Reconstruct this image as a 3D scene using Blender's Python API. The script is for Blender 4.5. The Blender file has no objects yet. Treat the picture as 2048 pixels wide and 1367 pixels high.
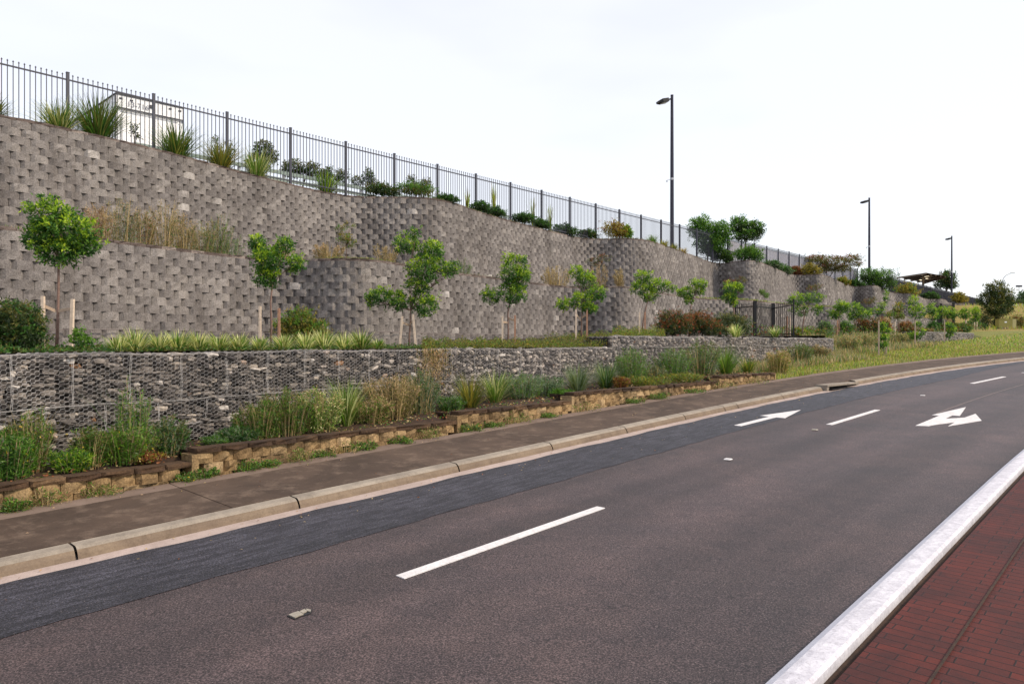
import bpy, math, random
import numpy as np
from mathutils import Vector
C = bpy.context.scene
COL = C.collection
rad = math.radians
# ------------------------------------------------------------------ camera, sky, sun
F = 1500.0; CX = 1024.0; CY = 683.5            # focal length and centre of the 2048 px wide photograph
cam = bpy.data.objects.new('camera', bpy.data.cameras.new('camera'))
COL.objects.link(cam); C.camera = cam
cam.location = (0, 0, 0); cam.rotation_euler = (rad(90), 0, 0)
cam.data.sensor_width = 36; cam.data.sensor_fit = 'HORIZONTAL'; cam.data.lens = F / 2048 * 36
cam.data.clip_start = 0.1; cam.data.clip_end = 4000
SUN_EL, SUN_AZ = 40.0, 106.0                    # azimuth clockwise from +Y
w = bpy.data.worlds.new('World'); C.world = w; w.use_nodes = True
nt = w.node_tree; nt.nodes.clear()
out = nt.nodes.new('ShaderNodeOutputWorld')
sky = nt.nodes.new('ShaderNodeTexSky'); sky.sky_type = 'NISHITA'; sky.sun_disc = False
sky.sun_elevation = rad(SUN_EL); sky.sun_rotation = rad(SUN_AZ)
b1 = nt.nodes.new('ShaderNodeBackground'); b1.inputs[1].default_value = 0.05
nt.links.new(sky.outputs[0], b1.inputs[0])
tc = nt.nodes.new('ShaderNodeTexCoord'); nz = nt.nodes.new('ShaderNodeTexNoise')
nz.inputs['Scale'].default_value = 1.6; nz.inputs['Detail'].default_value = 4
mp = nt.nodes.new('ShaderNodeMapping'); mp.inputs['Scale'].default_value = (1, 1, 3)
nt.links.new(tc.outputs['Generated'], mp.inputs[0]); nt.links.new(mp.outputs[0], nz.inputs[0])
cr = nt.nodes.new('ShaderNodeValToRGB')
cr.color_ramp.elements[0].position = .32; cr.color_ramp.elements[0].color = (.80, .80, .86, 1)
cr.color_ramp.elements[1].position = .56; cr.color_ramp.elements[1].color = (.95, .945, .985, 1)
nt.links.new(nz.outputs[0], cr.inputs[0])
b2 = nt.nodes.new('ShaderNodeBackground'); nt.links.new(cr.outputs[0], b2.inputs[0]); b2.inputs[1].default_value = 0.93
ad = nt.nodes.new('ShaderNodeAddShader'); nt.links.new(b1.outputs[0], ad.inputs[0]); nt.links.new(b2.outputs[0], ad.inputs[1])
nt.links.new(ad.outputs[0], out.inputs[0])
sun = bpy.data.objects.new('sun', bpy.data.lights.new('sun', 'SUN')); COL.objects.link(sun)
sun.data.energy = 3.5; sun.data.angle = rad(8); sun.data.color = (1, .86, .68)
_a, _e = rad(SUN_AZ), rad(SUN_EL)
sd = Vector((math.sin(_a) * math.cos(_e), math.cos(_a) * math.cos(_e), math.sin(_e)))
sun.rotation_euler = sd.to_track_quat('Z', 'Y').to_euler(); sun.location = sd * 50
C.view_settings.view_transform = 'Standard'; C.view_settings.look = 'None'
C.view_settings.exposure = 0; C.view_settings.gamma = 1
rng = np.random.default_rng(7); random.seed(7)

# ------------------------------------------------------------------ the site in numbers (metres, eye = origin)
PH, PBX, PBY = 2.4888, .0028, .0448            # carriageway plane
def zf(x, y):
    v = -PH + PBX * x + PBY * y
    if v > 2.2: v = 2.2 + 1.0 * math.tanh((v - 2.2) / 2.5)
    return v
H0, S0, K1, K2 = .72648, 10.316, .0041512, .00010966
def head(s):
    d = max(0., s - S0); d2 = min(d, 42.)
    return H0 + K1 * d2 + K2 * d2 * d2 + (d - d2) * .006
CUR = []
def _mk():
    ds = .25; s = -30.; x = -4.70248 - 30 * math.sin(H0); y = 6.65664 - 30 * math.cos(H0)
    while s <= 150:
        CUR.append((s, x, y, head(s))); h = head(s + ds / 2); x += ds * math.sin(h); y += ds * math.cos(h); s += ds
_mk()
def P(s, n):                                    # road coordinates: s along the left gutter, n to its left
    i = (s + 30) / .25; k = max(0, min(len(CUR) - 2, int(i))); t = i - k
    a, b = CUR[k], CUR[k + 1]
    x = a[1] + (b[1] - a[1]) * t; y = a[2] + (b[2] - a[2]) * t; h = a[3] + (b[3] - a[3]) * t
    return x - n * math.cos(h), y + n * math.sin(h)
def G(px, py, dz=0.):                           # surveyed point on the carriageway plane
    rx = (px - CX) / F; rz = -(py - CY) / F
    t = (PH - dz) / (PBX * rx + PBY - rz); return rx * t, t
def ray(px, Y): return (px - CX) / F * Y, Y
def zy(py, Y): return (CY - py) / F * Y
def hit(poly, px):                              # distance at which a bearing crosses a plan line
    rx = (px - CX) / F; best = None
    for (x0, y0), (x1, y1) in zip(poly, poly[1:]):
        d0 = x0 - rx * y0; d1 = x1 - rx * y1
        if d0 * d1 <= 0 and d0 != d1:
            t = d0 / (d0 - d1); y = y0 + (y1 - y0) * t
            if y > 0 and (best is None or y < best): best = y
    return best
def nline(n, s0=-10, s1=120): return [P(s0 + i * .5, n) for i in range(int((s1 - s0) * 2))]

# ------------------------------------------------------------------ naming helpers
def tag(o, label=None, cat=None, group=None, kind=None):
    if label: o['label'] = label
    if cat: o['category'] = cat
    if group: o['group'] = group
    if kind: o['kind'] = kind
    return o
def empty(name, loc, label, cat, group=None, rz=0.):
    o = bpy.data.objects.new(name, None); COL.objects.link(o); o.location = loc; o.rotation_euler = (0, 0, rz)
    o.empty_display_size = .2
    return tag(o, label, cat, group)
class NM:
    """collects vertices and faces, links them as ONE mesh object"""
    def __init__(s): s.v = []; s.q = []; s.m = []; s.n = 0; s.uv = []
    def add(s, V, Fc, mat=0):
        V = np.asarray(V, float).reshape(-1, 3)
        if isinstance(Fc, np.ndarray):
            s.q.append((Fc + s.n, mat))
        else:
            by = {}
            for f in Fc: by.setdefault(len(f), []).append(f)
            for k, l in by.items(): s.q.append((np.array(l, int) + s.n, mat))
        s.v.append(V); s.n += len(V)
    def box(s, c, d, ux=(1, 0, 0), uy=(0, 1, 0), mat=0, uz=(0, 0, 1)):
        c = np.array(c, float); ux = np.array(ux, float); uy = np.array(uy, float); uz = np.array(uz, float)
        V = [c + ux * a * d[0] / 2 + uy * b * d[1] / 2 + uz * e * d[2] / 2 for e in (-1, 1) for b in (-1, 1) for a in (-1, 1)]
        s.add(V, [(0, 2, 3, 1), (4, 5, 7, 6), (0, 1, 5, 4), (2, 6, 7, 3), (0, 4, 6, 2), (1, 3, 7, 5)], mat)
    def bar(s, a, b, wd, hg, mat=0):            # rectangular bar from a to b
        a = np.array(a, float); b = np.array(b, float); u = b - a; L = np.linalg.norm(u); u = u / L
        ref = np.array((0, 0, 1.)) if abs(u[2]) < .9 else np.array((1., 0, 0))
        x = np.cross(u, ref); x /= np.linalg.norm(x); y = np.cross(x, u)
        s.box((a + b) / 2, (L, wd, hg), u, x, mat, y)
    def tube(s, pts, rs, k=6, mat=0):
        pts = np.array(pts, float); n = len(pts)
        if not hasattr(rs, '__len__'): rs = [rs] * n
        V = []
        for i in range(n):
            u = pts[min(i + 1, n - 1)] - pts[max(i - 1, 0)]; u = u / (np.linalg.norm(u) + 1e-9)
            ref = np.array((0, 0, 1.)) if abs(u[2]) < .9 else np.array((1., 0, 0))
            x = np.cross(u, ref); x /= np.linalg.norm(x); y = np.cross(u, x)
            for j in range(k):
                a = 2 * math.pi * j / k; V.append(pts[i] + (x * math.cos(a) + y * math.sin(a)) * rs[i])
        Fc = [(i * k + j, i * k + (j + 1) % k, (i + 1) * k + (j + 1) % k, (i + 1) * k + j) for i in range(n - 1) for j in range(k)]
        Fc.append(tuple(range(k))[::-1]); Fc.append(tuple((n - 1) * k + j for j in range(k)))
        s.add(V, Fc, mat)
    def segs(s, A, B, r, mat=0):                # many thin 3-sided wires at once
        A = np.asarray(A, float); B = np.asarray(B, float); u = B - A; u /= np.linalg.norm(u, axis=1)[:, None] + 1e-9
        ref = np.tile((.3, .8, .52), (len(A), 1)); x = np.cross(u, ref); x /= np.linalg.norm(x, axis=1)[:, None]; y = np.cross(u, x)
        r = np.broadcast_to(np.asarray(r, float), (len(A),))[:, None]
        V = np.zeros((len(A), 6, 3))
        for j in range(3):
            o = (x * math.cos(j * 2.0944) + y * math.sin(j * 2.0944)) * r
            V[:, j] = A + o; V[:, 3 + j] = B + o
        base = (np.arange(len(A)) * 6)[:, None, None]
        q = np.array([[0, 1, 4, 3], [1, 2, 5, 4], [2, 0, 3, 5]])[None] + base
        s.add(V.reshape(-1, 3), q.reshape(-1, 4), mat)
    def leaves(s, cen, dr, ln, wd, mat=0, up=None):
        cen = np.asarray(cen, float); n = len(cen)
        if n == 0: return
        dr = np.asarray(dr, float); dr = dr / (np.linalg.norm(dr, axis=1)[:, None] + 1e-9)
        rv = rng.normal(size=(n, 3)) if up is None else np.asarray(up, float) + rng.normal(size=(n, 3)) * .35
        x = np.cross(dr, rv); x /= np.linalg.norm(x, axis=1)[:, None] + 1e-9
        nn = np.cross(x, dr)
        ln = np.broadcast_to(ln, (n,))[:, None]; wd = np.broadcast_to(wd, (n,))[:, None]
        V = np.stack([cen, cen + dr * ln * .45 + x * wd * .5 + nn * ln * .08, cen + dr * ln - nn * ln * .05, cen + dr * ln * .45 - x * wd * .5 + nn * ln * .08], 1)
        q = np.arange(n * 4).reshape(n, 4)
        s.add(V.reshape(-1, 3), q, mat)
    def blades(s, root, az, ln, wd, lean, curl, mat=0, seg=3):
        """arching blades: lean = start angle from vertical, curl = extra angle to the tip"""
        n = len(root); root = np.asarray(root, float); az = np.asarray(az)
        ln = np.broadcast_to(ln, (n,)); wd = np.broadcast_to(wd, (n,)); lean = np.broadcast_to(lean, (n,)); curl = np.broadcast_to(curl, (n,))
        hz = np.stack([np.cos(az), np.sin(az), np.zeros(n)], 1); sd_ = np.stack([-np.sin(az), np.cos(az), np.zeros(n)], 1)
        p = root.copy(); R = []
        for k in range(seg + 1):
            t = k / seg; w_ = wd * (1 - t) ** .6 * (.6 + .4 * min(1, t * 4)) if k < seg else wd * .08
            R.append(p - sd_ * (w_ / 2)[:, None]); R.append(p + sd_ * (w_ / 2)[:, None])
            a = lean + curl * (t + .5 / seg) ** 1.5
            p = p + (hz * np.sin(a)[:, None] + np.array((0, 0, 1.)) * np.cos(a)[:, None]) * (ln / seg)[:, None]
        V = np.stack(R, 1); m = 2 * (seg + 1)
        q = np.array([[2 * k, 2 * k + 1, 2 * k + 3, 2 * k + 2] for k in range(seg)])[None] + (np.arange(n) * m)[:, None, None]
        s.add(V.reshape(-1, 3), q.reshape(-1, 4), mat)
    def build(s, name, mats, parent=None, smooth=False, kind=None, loc=None):
        if not isinstance(mats, (list, tuple)): mats = [mats]
        V = np.concatenate(s.v) if s.v else np.zeros((0, 3))
        if loc is None and parent is not None: loc = parent.location
        if loc is not None and parent is not None: V = V - np.array(loc)
        me = bpy.data.meshes.new(name)
        lv = np.concatenate([q.reshape(-1) for q, m in s.q]); cnt = np.concatenate([np.full(len(q), q.shape[1]) for q, m in s.q])
        mi = np.concatenate([np.full(len(q), m) for q, m in s.q])
        me.vertices.add(len(V)); me.vertices.foreach_set('co', V.astype(np.float32).reshape(-1))
        me.loops.add(len(lv)); me.loops.foreach_set('vertex_index', lv.astype(np.int32))
        me.polygons.add(len(cnt)); st = np.concatenate([[0], np.cumsum(cnt)[:-1]])
        me.polygons.foreach_set('loop_start', st.astype(np.int32)); me.polygons.foreach_set('loop_total', cnt.astype(np.int32))
        me.polygons.foreach_set('material_index', mi.astype(np.int32))
        me.polygons.foreach_set('use_smooth', np.full(len(cnt), bool(smooth)))
        for m in mats: me.materials.append(m)
        me.update(calc_edges=True); me.validate()
        o = bpy.data.objects.new(name, me); COL.objects.link(o)
        if parent is not None: o.parent = parent
        if kind: o['kind'] = kind
        return o

# ------------------------------------------------------------------ materials
def newmat(name, rough=.8):
    m = bpy.data.materials.new(name); m.use_nodes = True
    b = m.node_tree.nodes['Principled BSDF']; b.inputs['Roughness'].default_value = rough
    b.inputs['Specular IOR Level'].default_value = .3
    return m, m.node_tree, b
def N(t, k, **kw):
    n = t.nodes.new(k)
    for a, v in kw.items():
        if a in n.inputs: n.inputs[a].default_value = v
        else: setattr(n, a, v)
    return n
def ramp(t, src, stops, interp='LINEAR'):
    r = t.nodes.new('ShaderNodeValToRGB'); e = r.color_ramp.elements; r.color_ramp.interpolation = interp
    while len(e) < len(stops): e.new(.5)
    for el, (p, c) in zip(e, stops): el.position = p; el.color = (*c, 1) if len(c) == 3 else c
    t.links.new(src, r.inputs[0]); return r.outputs[0]
def mix(t, a, b, fac, mode='MIX'):
    m = t.nodes.new('ShaderNodeMixRGB'); m.blend_type = mode
    for i, v in ((0, fac), (1, a), (2, b)):
        if hasattr(v, 'links'): t.links.new(v, m.inputs[i])
        elif isinstance(v, (int, float)): m.inputs[i].default_value = v
        else: m.inputs[i].default_value = (*v, 1)
    return m.outputs[0]
def coords(t, scale=(1, 1, 1), kind='Object'):
    c = t.nodes.new('ShaderNodeTexCoord'); m = t.nodes.new('ShaderNodeMapping'); m.inputs['Scale'].default_value = scale
    t.links.new(c.outputs[kind], m.inputs[0]); return m.outputs[0]
def noise(t, sc, det=4, ro=.6, co=None, dist=0.):
    n = N(t, 'ShaderNodeTexNoise', Scale=sc, Detail=det, Roughness=ro, Distortion=dist)
    if co is not None: t.links.new(co, n.inputs[0])
    return n.outputs[0]
def bump(t, b, h, st, dist=.01):
    n = N(t, 'ShaderNodeBump', Strength=st, Distance=dist); t.links.new(h, n.inputs['Height']); t.links.new(n.outputs[0], b.inputs['Normal'])
def island(t): return t.nodes.new('ShaderNodeNewGeometry').outputs['Random Per Island']
def plain(name, c, rough=.6, metal=0., var=.12, sc=8, bp=0.):
    m, t, b = newmat(name, rough); b.inputs['Metallic'].default_value = metal; co = coords(t)
    c2 = tuple(x * (1 - var) for x in c); c3 = tuple(min(1, x * (1 + var)) for x in c)
    t.links.new(ramp(t, noise(t, sc, 5, .65, co), [(.3, c2), (.7, c3)]), b.inputs['Base Color'])
    if bp: bump(t, b, noise(t, sc * 6, 3, .6, co), bp)
    return m
def asphalt(name, base, warm, dark, speck=.62, bp=.6, streak=0.):
    m, t, b = newmat(name, .62); b.inputs['Specular IOR Level'].default_value = .42; co = coords(t)
    big = noise(t, .35, 4, .6, co, .6); mid = noise(t, 2.2, 5, .65, co); fine = noise(t, 95, 2, .6, co); f2 = noise(t, 150, 2, .6, co)
    c = mix(t, base, warm, ramp(t, big, [(.35, (0, 0, 0)), (.65, (1, 1, 1))]))
    c = mix(t, c, dark, ramp(t, mid, [(.35, (.5,) * 3), (.6, (0, 0, 0))]))
    if streak:
        uv = N(t, 'ShaderNodeUVMap'); mp = N(t, 'ShaderNodeMapping'); mp.inputs['Scale'].default_value = (.8, 5, 1); t.links.new(uv.outputs[0], mp.inputs[0])
        c = mix(t, c, dark, ramp(t, noise(t, 2.5, 6, .75, mp.outputs[0]), [(.45, (0, 0, 0)), (.56, (streak,) * 3)]))
    c = mix(t, c, ramp(t, noise(t, 70, 2, .5, co), [(.36, (.28,) * 3), (.5, (.86,) * 3), (.66, (2.2,) * 3)]), .9, 'MULTIPLY')
    uv2 = N(t, 'ShaderNodeUVMap'); mp2 = N(t, 'ShaderNodeMapping'); mp2.inputs['Scale'].default_value = (.05, 1.1, 1); t.links.new(uv2.outputs[0], mp2.inputs[0])
    c = mix(t, c, ramp(t, noise(t, 1.0, 3, .5, mp2.outputs[0]), [(.35, (.74,) * 3), (.65, (1.28,) * 3)]), 1., 'MULTIPLY')
    v = N(t, 'ShaderNodeTexVoronoi', Scale=85.); t.links.new(co, v.inputs['Vector'])
    sp = ramp(t, v.outputs['Color'], [(speck, (0, 0, 0)), (speck + .08, (.55,) * 3)]); rd = ramp(t, v.outputs['Distance'], [(.15, (1, 1, 1)), (.45, (0, 0, 0))])
    c = mix(t, c, (.34, .27, .25), mix(t, sp, rd, 1., 'MULTIPLY'))
    t.links.new(c, b.inputs['Base Color']); bump(t, b, mix(t, fine, f2, .4), bp, .006)
    return m
M = {}
M['road'] = asphalt('road_asphalt', (.047, .034, .035), (.074, .049, .047), (.030, .022, .025), .74)
M['patch'] = asphalt('patch_asphalt', (.036, .034, .045), (.046, .044, .056), (.012, .011, .016), .80, .9, .9)
def concrete(name, light, darkc, stain, st=.5, sc=1.3):
    m, t, b = newmat(name, .85); co = coords(t)
    c = mix(t, light, darkc, ramp(t, noise(t, sc, 6, .7, co, .8), [(.38, (0, 0, 0)), (.62, (1, 1, 1))]))
    c = mix(t, c, stain, ramp(t, noise(t, sc * 5, 5, .75, co), [(.5, (0, 0, 0)), (.75, (st,) * 3)]))
    c = mix(t, c, ramp(t, noise(t, 60, 3, .7, co), [(.3, (.35,) * 3), (.7, (.65,) * 3)]), .45, 'OVERLAY')
    t.links.new(c, b.inputs['Base Color']); bump(t, b, noise(t, 50, 4, .7, co), .35, .006)
    return m
M['kerb'] = concrete('kerb_concrete', (.31, .265, .215), (.22, .185, .15), (.11, .09, .07), .6, 1.0)
M['gutter'] = concrete('gutter_concrete', (.42, .335, .30), (.33, .26, .23), (.20, .15, .12), .4)
M['kerbface'] = concrete('stained_kerb_face', (.22, .165, .115), (.15, .11, .08), (.09, .065, .045), .6, 1.4)
M['foot'] = concrete('footpath_surface', (.088, .058, .041), (.052, .034, .024), (.19, .135, .10), .75, .6)
M['footedge'] = concrete('footpath_edge', (.20, .145, .115), (.15, .105, .08), (.09, .065, .05), .6, .8)
M['paint'] = concrete('road_marking_paint', (.70, .68, .68), (.60, .58, .58), (.25, .21, .21), .55, 5)
M['kerbpaint'] = concrete('white_kerb_paint', (.60, .60, .66), (.52, .52, .58), (.36, .35, .38), .3, 4)
M['kerbrough'] = concrete('worn_kerb_paint', (.66, .65, .70), (.50, .49, .54), (.22, .20, .21), .55, 7)
def brickpave():
    m, t, b = newmat('stamped_brick_paving', .75)
    uv = t.nodes.new('ShaderNodeUVMap'); mp = N(t, 'ShaderNodeMapping'); mp.inputs['Rotation'].default_value = (0, 0, rad(90)); t.links.new(uv.outputs[0], mp.inputs[0])
    co = coords(t); ns = noise(t, 3, 4, .6, co)
    wob = t.nodes.new('ShaderNodeVectorMath'); wob.operation = 'ADD'; sc = t.nodes.new('ShaderNodeVectorMath'); sc.operation = 'SCALE'; sc.inputs['Scale'].default_value = .02
    nn = N(t, 'ShaderNodeTexNoise', Scale=4., Detail=3.); t.links.new(co, nn.inputs[0]); t.links.new(nn.outputs['Color'], sc.inputs[0]); t.links.new(mp.outputs[0], wob.inputs[0]); t.links.new(sc.outputs[0], wob.inputs[1])
    br = N(t, 'ShaderNodeTexBrick'); br.inputs['Color1'].default_value = (.115, .019, .012, 1); br.inputs['Color2'].default_value = (.080, .015, .011, 1); br.inputs['Mortar'].default_value = (.012, .006, .006, 1)
    br.inputs['Scale'].default_value = 1; br.inputs['Brick Width'].default_value = .31; br.inputs['Row Height'].default_value = .105; br.inputs['Mortar Size'].default_value = .007; br.inputs['Mortar Smooth'].default_value = .6
    t.links.new(wob.outputs[0], br.inputs[0])
    c = mix(t, br.outputs[0], (.030, .010, .010), ramp(t, noise(t, 1.3, 6, .75, co, .6), [(.38, (.1,) * 3), (.66, (.85,) * 3)]))
    c = mix(t, c, ramp(t, noise(t, 90, 3, .7, co), [(.3, (.3,) * 3), (.7, (.7,) * 3)]), .5, 'OVERLAY')
    t.links.new(c, b.inputs['Base Color'])
    inv = N(t, 'ShaderNodeMath'); inv.operation = 'SUBTRACT'; inv.inputs[0].default_value = 1; t.links.new(br.outputs['Fac'], inv.inputs[1])
    bump(t, b, mix(t, inv.outputs[0], noise(t, 70, 3, .7, co), .25), .6, .01); return m
M['brick'] = brickpave()
def splitblock(name, c0, c1, c2, bp=.9, patch=(.45, .42, .40), pth=.66):
    m, t, b = newmat(name, .92); co = coords(t); r = island(t)
    c = ramp(t, r, [(0, c0), (.55, c1), (.90, c2), (.985, c2), (1, patch)])
    c = mix(t, c, ramp(t, noise(t, .25, 3, .6, co), [(.3, (.42,) * 3), (.7, (.58,) * 3)]), .8, 'OVERLAY')
    c = mix(t, c, patch, ramp(t, noise(t, 1.1, 4, .6, co), [(pth, (0, 0, 0)), (pth + .14, (.55,) * 3)]))
    st_ = noise(t, 1.0, 5, .65, coords(t, (1.6, 1.6, .22)))
    c = mix(t, c, ramp(t, st_, [(.36, (.70, .68, .66)), (.52, (1, 1, 1)), (.70, (1.16, 1.14, 1.1))]), .8, 'MULTIPLY')
    fi = noise(t, 38, 4, .75, co)
    c = mix(t, c, ramp(t, fi, [(.3, (.18,) * 3), (.7, (.80,) * 3)]), .8, 'OVERLAY')
    t.links.new(c, b.inputs['Base Color']); bump(t, b, mix(t, fi, noise(t, 12, 4, .7, co), .5), bp, .03); return m
M['block'] = splitblock('split_face_block', (.172, .156, .150), (.212, .193, .184), (.268, .245, .232), 1.)
M['blockdirt'] = splitblock('weathered_capping', (.085, .065, .058), (.13, .10, .088), (.24, .20, .18), .9, (.20, .16, .14))
M['sand'] = splitblock('sandstone_block', (.27, .175, .085), (.34, .23, .115), (.41, .29, .16), 1., (.055, .038, .022), .47)
M['sandcap'] = splitblock('mossy_coping', (.060, .034, .020), (.085, .048, .026), (.14, .085, .045), 1., (.022, .015, .011), .44)
def stone(name, k, lightp):
    m, t, b = newmat(name, .85); co = coords(t); r = island(t); sc = lambda c_: tuple(min(.8, v * k) for v in c_)
    c = ramp(t, r, [(0, sc((.040, .036, .036))), (.22, sc((.078, .069, .065))), (.5, sc((.120, .106, .097))), (.72, sc((.170, .150, .135))), (lightp, sc((.24, .21, .185))), (.955, (.42, .36, .30)), (.978, (.60, .56, .52)), (.995, (.27, .15, .08))])
    c = mix(t, c, ramp(t, noise(t, 26, 5, .7, co), [(.3, (.25,) * 3), (.7, (.75,) * 3)]), .8, 'OVERLAY')
    t.links.new(c, b.inputs['Base Color']); bump(t, b, noise(t, 30, 4, .7, co), .8, .02); return m
M['stone'] = stone('gabion_slab_rock', 1.05, .90); M['rubble'] = stone('gabion_rubble_rock', 1.95, .86)
M['gapdark'] = plain('gap_shade_backing', (.035, .03, .028), .95)  # near-black joint filler and backing; shade between stones put into its colour
M['soil'] = concrete('mulch_soil', (.050, .028, .018), (.03, .018, .013), (.10, .06, .04), .6, 6)
M['wire'] = plain('galvanised_wire', (.50, .48, .47), .6, .0, .2)
M['fence'] = plain('fence_paint', (.056, .058, .076), .5, .2, .08)
M['black'] = plain('black_powdercoat', (.012, .012, .014), .4, .1, .1)
M['pole'] = plain('dark_pole_paint', (.035, .034, .050), .4, .3, .1)
M['lens'] = plain('lamp_lens', (.5, .5, .52), .2)
M['galv'] = plain('galvanised_steel', (.42, .42, .44), .4, .6, .1)
M['wood'] = plain('raw_pine_stake', (.62, .50, .39), .8, 0, .25, 20, .3)
M['woodgrey'] = plain('weathered_stake', (.36, .28, .22), .85, 0, .25, 20, .3)
M['woodred'] = plain('hardwood_stake', (.36, .20, .13), .8, 0, .3, 20, .3)
M['tie'] = plain('hessian_tie', (.44, .33, .24), .9, 0, .2, 30)
M['bark'] = plain('sapling_bark', (.20, .13, .105), .9, 0, .35, 22, .5)
M['barkdark'] = plain('rough_bark', (.09, .07, .055), .95, 0, .35, 12, .6)
M['box_white'] = plain('white_trailer_panel', (.93, .93, .95), .4, 0, .03, 2)
M['box_grey'] = plain('trailer_frame_grey', (.70, .71, .73), .4, .2, .1)
M['box_dark'] = plain('dark_trim', (.05, .05, .06), .5)
M['ink'] = plain('grey_lettering', (.22, .23, .28), .6)
M['red'] = plain('red_plastic', (.6, .05, .02), .5)
M['rail'] = plain('pale_green_rail', (.30, .37, .33), .5, .1, .15)
M['screen'] = plain('pale_privacy_cloth', (.55, .56, .66), .8, 0, .06, 1.5)
M['screend'] = plain('charcoal_privacy_cloth', (.040, .038, .052), .8, 0, .25, 1.2)
M['khaki'] = plain('khaki_cabinet_paint', (.29, .26, .075), .45, 0, .08, 3)
M['khaki_sunlit'] = plain('sunlit_cabinet_paint', (.48, .43, .20), .45, 0, .08, 3)  # lighter copy of the khaki: sunlight on the cabinet side put into colour
M['roofund'] = plain('brown_roof_sheet', (.16, .12, .085), .6, .1, .2, 1)
M['skyl'] = plain('translucent_roof_sheet', (.9, .82, .6), .4)
_m = M['skyl']; _t = _m.node_tree; _tl = _t.nodes.new('ShaderNodeBsdfTranslucent'); _tl.inputs[0].default_value = (.95, .85, .6, 1); _t.links.new(_tl.outputs[0], [n for n in _t.nodes if n.type == 'OUTPUT_MATERIAL'][0].inputs[0])
M['rrpm'] = plain('reflective_marker_body', (.30, .27, .22), .4, 0, .2, 30)
M['pipe'] = plain('weathered_poly_pipe', (.20, .17, .16), .7)
M['yellow'] = plain('yellow_petal', (.60, .42, .03), .6)
M['redflower'] = plain('red_bottlebrush_flower', (.38, .045, .02), .7)
M['twig'] = plain('dry_twig', (.30, .22, .13), .9, 0, .3)
def leafmat(name, a, b_, c, tr=.35, gloss=.42):
    a, b_, c = [tuple(min(.8, v * g_) for v in q_) for q_, g_ in ((a, 1.15), (b_, 1.35), (c, 1.55))]
    m, t, b = newmat(name, gloss); r = island(t); col = ramp(t, r, [(0, a), (.5, b_), (1, c)])
    b.inputs['Specular IOR Level'].default_value = .35
    t.links.new(col, b.inputs['Base Color'])
    tl = t.nodes.new('ShaderNodeBsdfTranslucent'); c2 = mix(t, col, (1., 1., .35), .25, 'MULTIPLY'); t.links.new(mix(t, c2, (2, 2, 2), 1., 'MULTIPLY'), tl.inputs[0])
    ms = t.nodes.new('ShaderNodeMixShader'); ms.inputs[0].default_value = tr
    o = [n for n in t.nodes if n.type == 'OUTPUT_MATERIAL'][0]
    t.links.new(b.outputs[0], ms.inputs[1]); t.links.new(tl.outputs[0], ms.inputs[2]); t.links.new(ms.outputs[0], o.inputs[0]); return m
L = {}
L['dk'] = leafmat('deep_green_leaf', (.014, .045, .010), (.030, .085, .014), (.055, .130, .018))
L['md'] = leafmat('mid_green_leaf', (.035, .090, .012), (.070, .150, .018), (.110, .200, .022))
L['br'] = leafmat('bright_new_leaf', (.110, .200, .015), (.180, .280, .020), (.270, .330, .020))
L['ol'] = leafmat('olive_leaf', (.040, .050, .014), (.080, .085, .020), (.130, .120, .030))
L['gd'] = leafmat('golden_leaf', (.100, .090, .015), (.180, .150, .022), (.270, .215, .035))
L['rs'] = leafmat('rust_leaf', (.075, .030, .014), (.140, .055, .020), (.220, .080, .030))
L['gg'] = leafmat('grey_green_leaf', (.060, .095, .055), (.100, .140, .080), (.160, .190, .120))
L['dy'] = leafmat('dry_stalk', (.180, .130, .060), (.280, .210, .100), (.380, .290, .150))
L['vg'] = leafmat('variegated_blade', (.110, .150, .025), (.340, .330, .130), (.560, .530, .290))
L['fx'] = leafmat('flax_blade', (.030, .060, .012), (.075, .110, .022), (.150, .150, .030))
L['sh'] = leafmat('dark_shrub_leaf', (.012, .026, .010), (.024, .046, .015), (.050, .075, .020))  # darkest leaf tone, shared by shrubs and background trees
L['tan'] = leafmat('tan_seedhead', (.240, .160, .090), (.330, .220, .130), (.420, .300, .190))
def grassground(name, cs):
    m, t, b = newmat(name, .95); co = coords(t)
    c = ramp(t, noise(t, .9, 6, .7, co, .5), [(.30, cs[0]), (.5, cs[1]), (.7, cs[2])])
    c = mix(t, c, ramp(t, noise(t, 25, 4, .75, co), [(.25, (.2,) * 3), (.75, (.8,) * 3)]), .7, 'OVERLAY')
    t.links.new(c, b.inputs['Base Color']); bump(t, b, noise(t, 18, 5, .8, co), 1., .06); return m
M['lawn'] = grassground('verge_turf', [(.13, .125, .030), (.19, .20, .045), (.24, .21, .070)])
M['bank'] = grassground('weedy_bank', [(.06, .05, .022), (.09, .10, .03), (.13, .11, .045)])
M['hill'] = grassground('dry_hill_grass', [(.20, .15, .04), (.27, .20, .06), (.17, .19, .04)])

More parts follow.
